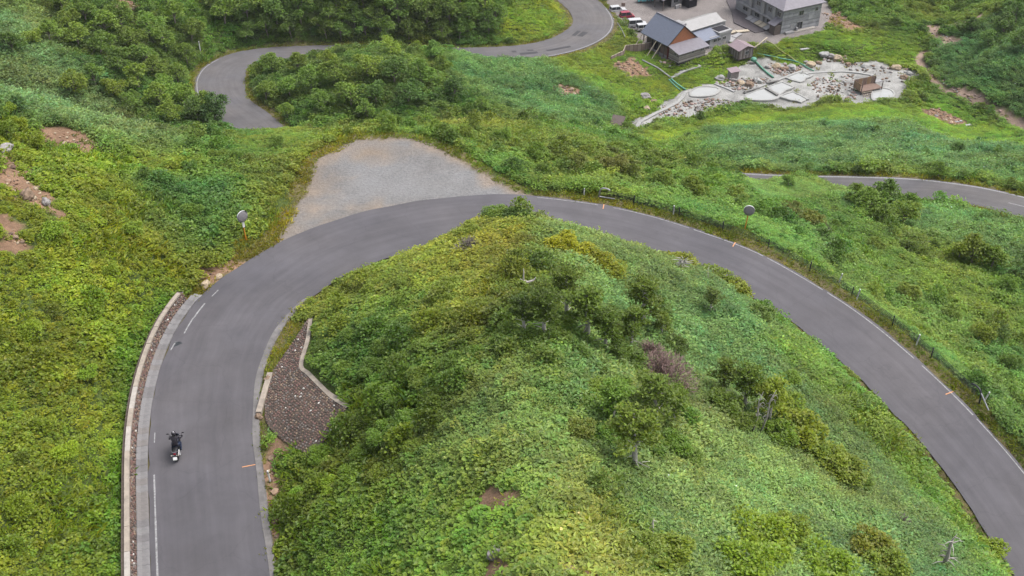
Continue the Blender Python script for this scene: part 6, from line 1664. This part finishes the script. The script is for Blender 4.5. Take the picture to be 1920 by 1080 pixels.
# scrubby trees between the right bend and the lower road
plant('broad', [(1620, 402, 50), (1662, 396, 56), (1690, 425, 40), (1600, 388, 40), (1650, 425, 44), (1820, 500, 62, (100, 122, 30)), (1795, 492, 44, (104, 126, 34)), (1855, 512, 54, (98, 120, 32)), (1478, 350, 20), (1738, 352, 26), (1910, 530, 46, (70, 100, 40)), (1705, 395, 30), (1880, 545, 34)], (92, 122, 42), 'below the right bend', 'trees below the right bend', 'spreading green tree', 1.15)
plant('broad', [(1880, 70, 40), (1850, 92, 34), (1903, 48, 40), (1915, 100, 36), (1790, 295, 24), (1870, 300, 24), (1735, 300, 20), (1730, 60, 22), (1820, 62, 26), (1890, 20, 30)], (84, 116, 52), 'near the stream at the upper right', 'trees near the stream', 'leafy tree', 1.1)
# pines and shrubs on the spur
plant('pine', [(1062, 606, 76), (1102, 640, 74, (84, 104, 30)), (1134, 668, 66), (1206, 626, 66), (1182, 655, 50), (1020, 640, 66, (70, 92, 26)), (985, 630, 54, (70, 92, 28)), (1228, 810, 84, (96, 116, 38)), (1190, 884, 86, (92, 112, 36)), (1262, 800, 60, (96, 118, 36)), (1150, 800, 70, (92, 118, 40)), (1240, 640, 44, (76, 98, 30)), (1395, 770, 66, (88, 108, 30)), (1352, 745, 54, (86, 106, 32)), (1440, 795, 72, (100, 122, 34)), (1160, 690, 40, (80, 102, 30)), (1330, 590, 40, (80, 100, 44))], (80, 102, 30), 'on the spur inside the bend', 'pines on the spur', 'bare-trunked pine', 1.15)
plant_split('shrub', [(925, 408, 24, (98, 124, 46)), (945, 412, 22, (90, 118, 44)), (970, 415, 30, (72, 102, 40)), (1005, 412, 28, (120, 140, 40)), (1108, 418, 26, (74, 98, 36)), (1050, 470, 34, (126, 136, 22)), (1085, 485, 36, (122, 134, 24)), (1120, 505, 34, (118, 132, 30)), (1150, 520, 28, (116, 134, 36)), (1295, 475, 44, (104, 118, 40)), (1265, 462, 26, (96, 112, 50)), (1340, 515, 40, (92, 110, 34)), (1385, 550, 38, (104, 122, 36)), (1420, 600, 34, (90, 112, 46)), (880, 445, 30, (118, 138, 46)), (1490, 830, 62, (104, 124, 30)), (1540, 870, 50, (104, 124, 38)), (1575, 895, 44, (100, 118, 38)), (1420, 1040, 70, (104, 128, 30)), (1475, 1000, 44, (100, 124, 30)), (1390, 1085, 60, (106, 128, 30)), (1540, 1090, 64, (106, 130, 34)), (1625, 1050, 52, (108, 122, 34)), (1660, 1080, 50, (110, 126, 40)), (1250, 1060, 60, (98, 122, 42)), (1205, 1040, 40, (108, 128, 46)), (1895, 1040, 44, (112, 130, 30)), (1640, 690, 24, (96, 116, 46)), (1085, 820, 36, (104, 116, 42)), (760, 620, 30, (90, 116, 44)), (700, 700, 36, (88, 116, 40)), (740, 760, 40, (84, 112, 36)), (790, 720, 36, (88, 114, 42)), (850, 690, 34, (92, 116, 42)), (680, 860, 34, (92, 124, 34)), (660, 640, 30, (96, 122, 44)), (820, 600, 28, (104, 124, 44)), (1480, 720, 26, (110, 138, 50)), (1610, 910, 24, (104, 128, 50)), (1130, 750, 40, (92, 120, 40)), (1290, 870, 30, (104, 128, 50)), (720, 830, 36, (90, 118, 36)), (640, 800, 24, (90, 122, 34)), (1000, 660, 40, (72, 98, 30)), (1045, 650, 36, (74, 100, 32)), (1080, 680, 34, (76, 102, 34)), (960, 650, 34, (78, 102, 32)), (1120, 700, 32, (80, 106, 36)), (1150, 640, 34, (82, 104, 34)), (1180, 690, 36, (78, 104, 32)), (1260, 660, 30, (76, 100, 30)), (1230, 590, 30, (86, 108, 38)), (1140, 830, 40, (88, 116, 38)), (1180, 820, 44, (86, 114, 36)), (1210, 850, 44, (84, 112, 36)), (1260, 850, 40, (88, 118, 40)), (1280, 800, 40, (86, 116, 38)), (1120, 790, 34, (94, 122, 42)), (1165, 740, 34, (90, 118, 40)), (1100, 760, 30, (92, 120, 40)), (1220, 760, 36, (86, 116, 38)), (1350, 770, 44, (80, 102, 30)), (1380, 800, 40, (82, 104, 32)), (1460, 830, 44, (96, 120, 32)), (1510, 850, 44, (96, 120, 32)), (1430, 760, 44, (92, 114, 30)), (1470, 780, 44, (98, 120, 30)), (1555, 880, 36, (100, 120, 40)), (1590, 900, 34, (102, 122, 44)), (650, 700, 30, (94, 122, 44)), (720, 660, 32, (92, 120, 44)), (690, 610, 28, (100, 124, 46)), (640, 620, 26, (102, 128, 44)), (760, 690, 34, (86, 114, 38)), (820, 760, 34, (92, 118, 40)), (770, 800, 36, (88, 114, 36)), (800, 660, 30, (98, 120, 44)), (880, 640, 30, (98, 120, 42)), (900, 580, 26, (108, 126, 44)), (850, 540, 24, (114, 132, 48)), (760, 540, 26, (108, 130, 48)), (700, 550, 26, (108, 130, 46)), (660, 900, 34, (100, 128, 36)), (720, 900, 34, (98, 124, 36)), (620, 920, 30, (108, 138, 38)), (780, 850, 32, (98, 122, 40)), (560, 940, 28, (108, 140, 40)), (600, 860, 26, (100, 132, 38))], (100, 124, 40), SPURC, 'shrubs on the spur', 'rounded green shrub', 1.4)
plant('shrub', [(870, 258, 26), (940, 268, 30), (1010, 300, 34, (92, 120, 44)), (1080, 320, 36, (104, 122, 60)), (1150, 325, 40, (108, 120, 66)), (1240, 350, 34), (1300, 365, 36), (1380, 380, 34, (104, 124, 50)), (1480, 410, 34, (112, 122, 66)), (1520, 425, 34, (110, 122, 60)), (410, 300, 26), (360, 325, 28, (84, 116, 50)), (450, 300, 26, (92, 120, 48)), (520, 275, 26), (360, 410, 34, (88, 120, 50)), (1180, 295, 28), (1100, 290, 26), (1700, 560, 34, (112, 132, 56)), (1640, 470, 30, (104, 128, 54)), (1840, 640, 36, (100, 122, 46)), (1890, 690, 36, (92, 122, 50)), (1780, 600, 30, (108, 128, 56)), (1590, 500, 28, (110, 130, 60)), (800, 238, 22), (690, 246, 22), (620, 250, 22)], (100, 126, 50), 'along the crest beyond the road', 'shrubs along the crest', 'rounded green shrub')
plant('shrub', [(20, 215, 26, (118, 138, 40)), (40, 245, 34, (112, 132, 34)), (15, 260, 40, (108, 128, 34)), (70, 280, 34, (116, 136, 36)), (100, 450, 40, (112, 136, 36)), (60, 640, 44, (108, 134, 36)), (160, 720, 38, (112, 140, 40)), (120, 870, 44, (120, 146, 36)), (40, 970, 50, (112, 140, 36)), (210, 520, 30, (112, 140, 40)), (180, 590, 34, (108, 138, 42)), (200, 380, 30, (100, 130, 46)), (250, 440, 30, (104, 132, 44))], (116, 138, 36), 'on the left hillside', 'shrubs on the left hillside', 'yellow-green shrub')

# ------------------------------------------------------------------ dead wood
M_SNAG = mat('snag_grey', (0.36, 0.33, 0.31), .9, .3, 6, .3, 30)
def snag(px, py, hp, label, seed, branches=8, thick=.05, lean=(0, 0), name='dead_tree', spread=.25):
    q = random.Random(seed); p = inside(at(px, py)); dep = float(proj(*p)[2]); h = hp * dep / FPX / .8
    t = thing(name, label, 'dead tree', (p[0], p[1], p[2] - .05)); t.rotation_euler = (lean[0], lean[1], 0)
    MB().tube([(0, 0, -.2), (.02 * h, 0, h * .4), (-.02 * h, .02 * h, h * .75), (.01 * h, 0, h)], [thick * h, thick * h * .75, thick * h * .5, .01], 8).build('trunk', M_SNAG, t, smooth=True)
    for i in range(branches):
        z = h * q.uniform(.2, .92); az = q.uniform(0, 6.28); ln = h * spread * q.uniform(.5, 1.2)
        d = Vector((math.cos(az), math.sin(az), q.uniform(-.3, .5))) * ln
        MB().tube([(0, 0, z), tuple(Vector((0, 0, z)) + d * .55 + Vector((0, 0, .04 * h))), tuple(Vector((0, 0, z)) + d)], [thick * h * .24, thick * h * .16, .005], 5).build('branch', M_SNAG, t)
    return t
snag(1764, 1068, 78, 'bleached dead tree with stub branches at the lower right', 1, 12, .05, (0, .05))
snag(1221, 1012, 46, 'short bleached broken trunk at the bottom of the spur', 2, 3, .06)
snag(1410, 812, 84, 'tall bare trunk with many dead branches among the pines', 3, 14, .022, (0, .06), spread=.1)
snag(1424, 815, 90, 'bare pale trunk leaning beside the tall dead one', 4, 12, .02, (0, .13), spread=.1)
snag(1325, 532, 34, 'thin dead stem at the inside edge of the right bend', 5, 4, .02)
# upturned root plate: white roots radiating
p = at(1276, 508); t = thing('uprooted_stump', 'white uprooted stump with radiating roots above the right bend', 'stump', (p[0], p[1], p[2] + .45))
q = random.Random(6)
MB().tube([(0, .5, .1), (0, 0, .4), (0, -.25, .55)], [.12, .16, .1], 8).build('trunk', M_BARKPALE, t)
for i in range(13):
    a = i * .52 + q.uniform(-.2, .2); r_ = q.uniform(.5, .95)
    MB().tube([(0, -.1, .45), (r_ * .5 * math.cos(a), -.25, .5 + r_ * .5 * math.sin(a)), (r_ * math.cos(a + .2), -.3, .5 + r_ * .75 * math.sin(a + .2))], [.06, .04, .01], 5).build('root', M_BARKPALE, t)
p = at(990, 538); t = thing('driftwood', 'pale curved dead log lying on the crest of the spur', 'log', (p[0], p[1], p[2] + .35))
MB().tube([(-.5, 0, .25), (-.35, 0, .1), (0, 0, .0), (.35, .05, .1), (.5, .1, .3)], [.03, .07, .08, .06, .02], 7).build('log', M_SNAG, t); MB().tube([(-.3, 0, .1), (-.28, .1, .7), (-.3, .15, .95)], [.05, .04, .02], 6).build('branch', M_SNAG, t)
# dead brown shrub: fine twigs
def twig_shrub(px, py, r, m, label, seed, n=420):
    q = random.Random(seed); p = at(px, py); t = thing('dead_shrub', label, 'dead shrub', (p[0], p[1], p[2] - .05)); mb = MB(); st = MB()
    for i in range(9):
        d = rnd_dir(35, 85, q); st.tube([(0, 0, 0), tuple(d * r * .6), tuple(d * r * 1.0 + Vector((0, 0, .1)))], [.05, .03, .012], 5)
    st.build('stem', M_BARK, t)
    S = Leaves()
    for i in range(n):
        d = rnd_dir(5, 90, q); c = Vector((d.x * r, d.y * r, d.z * r * .75)) * q.uniform(.55, 1.05)
        S.leaf(c, d + rnd_dir(-40, 60, q), rnd_dir(-60, 60, q), .4 * q.uniform(.6, 1.2), .022, (1, 1, 1), .05)
    me = S.mesh('twigs', [m]); share('twigs', me, t); return t
M_TWIG = mat('twig_mauve', (0.24, 0.165, 0.15), .9, .25, 4); M_TWIGG = mat('twig_grey', (0.22, 0.19, 0.17), .9, .25, 4)
twig_shrub(1240, 718, 2.1, M_TWIG, 'dead mauve-brown shrub among the pines on the spur', 1, 1900)
twig_shrub(1215, 670, 1.1, M_TWIG, 'smaller dead brown shrub just above the mauve-brown one', 2, 700)
twig_shrub(880, 470, 1.0, M_TWIGG, 'grey-brown withered patch of twigs near the top of the spur', 3, 260)
twig_shrub(1687, 985, .6, M_TWIGG, 'small grey withered tuft on the pale green lower right slope', 4, 200)
twig_shrub(1540, 435, 1.0, M_TWIGG, 'grey leafless shrub on the slope below the right bend', 5, 300)
# ------------------------------------------------------------------ ground cover
def tint_of(x, y, col, amp=0.55, g=None):
    v = 1 + amp * (1.2 * fbm(x / 6.0, y / 6.0, 3) + 0.9 * fbm(x / 1.2, y / 1.2 + 7, 2))
    h = 0.9 * fbm(x / 9.0 + 31, y / 9.0, 3) + 0.35 * g.normal(size=len(x)) * .3
    t = col * v[:, None]
    t[:, 0] *= 1 + h * 0.8; t[:, 2] *= 1 - h * 0.5
    return np.clip(t * (1 + 0.10 * g.normal(size=len(x)))[:, None], 0.004, 0.6)

def pick_of(g, coll, n):
    i = g.integers(0, len(coll.objects), n)
    if coll is C_HERB: i = np.where((i == 7) & (g.random(n) < .8), g.integers(0, 7, n), i)      # flowering stems stay rare
    return i

def grow(tagname, x0, x1, y0, y1, dens, size, seed):
    g = np.random.default_rng(seed)
    X, Y, Z = candidates(x0, x1, y0, y1, dens, seed)
    lot, spr, yard, earth, st = zone_bare(X, Y)
    s1, s2, lat = road_gap(X, Y)
    gap = np.minimum(s1, s2)
    bare = lot | spr | yard | earth | st
    keep = (gap > np.where((lat > 0) & (s1 < s2), -0.05, 0.25)) & (~bare | (g.random(len(X)) < np.where(lot | yard, 0.0, np.where(earth, .16, 0.03)))) & ~blocked(X, Y)
    X, Y, Z, gap, s1, lat, bare = (a[keep] for a in (X, Y, Z, gap, s1, lat, bare))
    col, sa, bu, zh = zone_eval(X, Y)
    lotd = sdist(X, Y, LOT)
    verge = (gap < 1.5 + 0.7 * fbm(X / 3, Y / 3, 2)) | (lotd < 1.4) | bare
    verge &= ~((lat > 0) & (s1 > 0.5) & (s1 < 3))
    dm, km, _ = road_lat(X, Y, main_c)
    verge |= (km > c0 - 2) & (km < c1 + 2) & (lat < 0) & (s1 < 1.9)
    verge |= in_poly(X, Y, STRIP)
    for cp in CLEARS: verge |= in_poly(X, Y, cp)
    col = np.where(verge[:, None], leafc(128, 140, 52)[None] * .9, col)
    tint = tint_of(X, Y, col, 0.6, g)
    n = len(X)
    patch = fbm(X / 7.0 + 11, Y / 7.0, 3) + 0.15 * g.normal(size=n)
    is_s = (g.random(n) < sa) & ~verge
    grassy = ~verge & (g.random(n) < np.clip(6 * (fbm(X / 5.0 + 77, Y / 5.0 + 5, 3) - .05), 0, .75)) & (sa < .6)
    is_s &= ~grassy
    hgt = (1 + 0.5 * fbm(X / 2.0, Y / 2.0, 2)) * (0.8 + 0.2 * zh)
    out = []
    for m, coll, nm, lab, base in ((~verge & ~is_s & ~grassy, C_HERB, 'herb_cover', 'yellow-green broad-leaved herbs and weeds covering the slopes', 1.0), (is_s, C_SASA, 'bamboo_grass_cover', 'pale green dwarf bamboo grass carpeting the open slopes', 1.0), (verge | grassy, C_TUFT, 'grass_cover', 'tufted grass along the road verges and in patches on the slopes', 1.0)):
        k = np.nonzero(m)[0]
        sc = size * base * hgt[k] * g.uniform(.75, 1.3, len(k)) * np.where(grassy[k], 1.7, 1.0) * (1 + .8 * fbm(X[k] / 4.0 + 3, Y[k] / 4.0 + 51, 2))
        scv = np.stack([sc, sc, sc * zh[k] * g.uniform(.75, 1.25, len(k))], 1)
        out.append((nm, lab, coll, np.stack([X[k], Y[k], Z[k] - 0.04], 1), scv, g.uniform(0, 6.283, len(k)), tint[k], pick_of(g, coll, len(k))))
    # bushes
    kb = np.nonzero((g.random(n) < bu * 0.42 * np.clip(0.6 + 5 * patch, 0, 2) * min(1.0, 1.6 / dens)) & ~verge & (gap > 1.3) & (zh > .7) & (seg_dist(X, Y, capP[::4], False) > 1.5))[0]
    sc = g.uniform(.55, 1.25, len(kb)) * (0.85 + .35 * size)
    tb = tint[kb] * g.uniform(.62, 1.0, len(kb))[:, None]
    out.append(('shrub_thicket', 'mixed green shrubs massed over the slopes', C_BUSH, np.stack([X[kb], Y[kb], Z[kb] - .1], 1), np.stack([sc, sc, sc * g.uniform(.7, 1.15, len(kb))], 1), g.uniform(0, 6.283, len(kb)), tb, g.integers(0, len(C_BUSH.objects), len(kb))))
    return out

C_HERB = templates('herb', [herb_clump(i, n=62 + 6 * (i % 3), hgt=.42 + .08 * (i % 4), ln=.125 + .025 * (i % 3), wd=.055 + .01 * (i % 3), flowers=1 if i == 7 else 0) for i in range(8)])
C_SASA = templates('sasa', [sasa_clump(100 + i) for i in range(6)])
C_TUFT = templates('tuft', [tuft(200 + i) for i in range(5)])
C_BUSH = templates('bush', [bush(300 + i, rad=.8 + .08 * (i % 3), hgt=1.0 + .15 * (i % 3)) for i in range(7)])
bands = [grow('near', -62, 80, 18, 72, 7.5, 1.0, 41), grow('mid', -75, 90, 72, 115, 5.0, 1.15, 42), grow('far', -130, 140, 115, 275, 2.3, 1.65, 43)]
for k in range(4):
    parts = [b[k] for b in bands]
    nm, lab, coll = parts[0][:3]
    cat_ = lambda j: np.concatenate([p[j] for p in parts])
    print('SCATTER', nm, len(cat_(3)))
    scatter(nm, cat_(3), cat_(4), cat_(5), cat_(6), cat_(7), coll, lab, {'herb_cover': 'herbs', 'bamboo_grass_cover': 'bamboo grass', 'grass_cover': 'grass', 'shrub_thicket': 'shrubs'}[nm])
# ------------------------------------------------------------------ thin mountain haze: one box of even air round everything
zb, zt = float(GZ.min()) - 1.0, max(float(GZ.max()) + 6.0, CAM_H + 5.0)
hx0, hx1, hy0, hy1 = float(xs[0]) - 20, float(xs[-1]) + 20, float(ys[0]) - 20, float(ys[-1]) + 20
hb = MB().box(((hx0 + hx1) / 2, (hy0 + hy1) / 2, (zb + zt) / 2), (hx1 - hx0, hy1 - hy0, zt - zb)).build('haze', [])
hm_ = bpy.data.materials.new('thin_haze'); hm_.use_nodes = True
hm_.node_tree.nodes.clear()
ho = hm_.node_tree.nodes.new('ShaderNodeOutputMaterial'); hv = hm_.node_tree.nodes.new('ShaderNodeVolumePrincipled')
hv.inputs['Color'].default_value = (0.94, 0.96, 1.0, 1); hv.inputs['Density'].default_value = 0.00008
hm_.node_tree.links.new(hv.outputs[0], ho.inputs['Volume'])
hb.data.materials.append(hm_)
tag(hb, 'thin pale haze hanging over the valley', 'haze', kind='stuff')
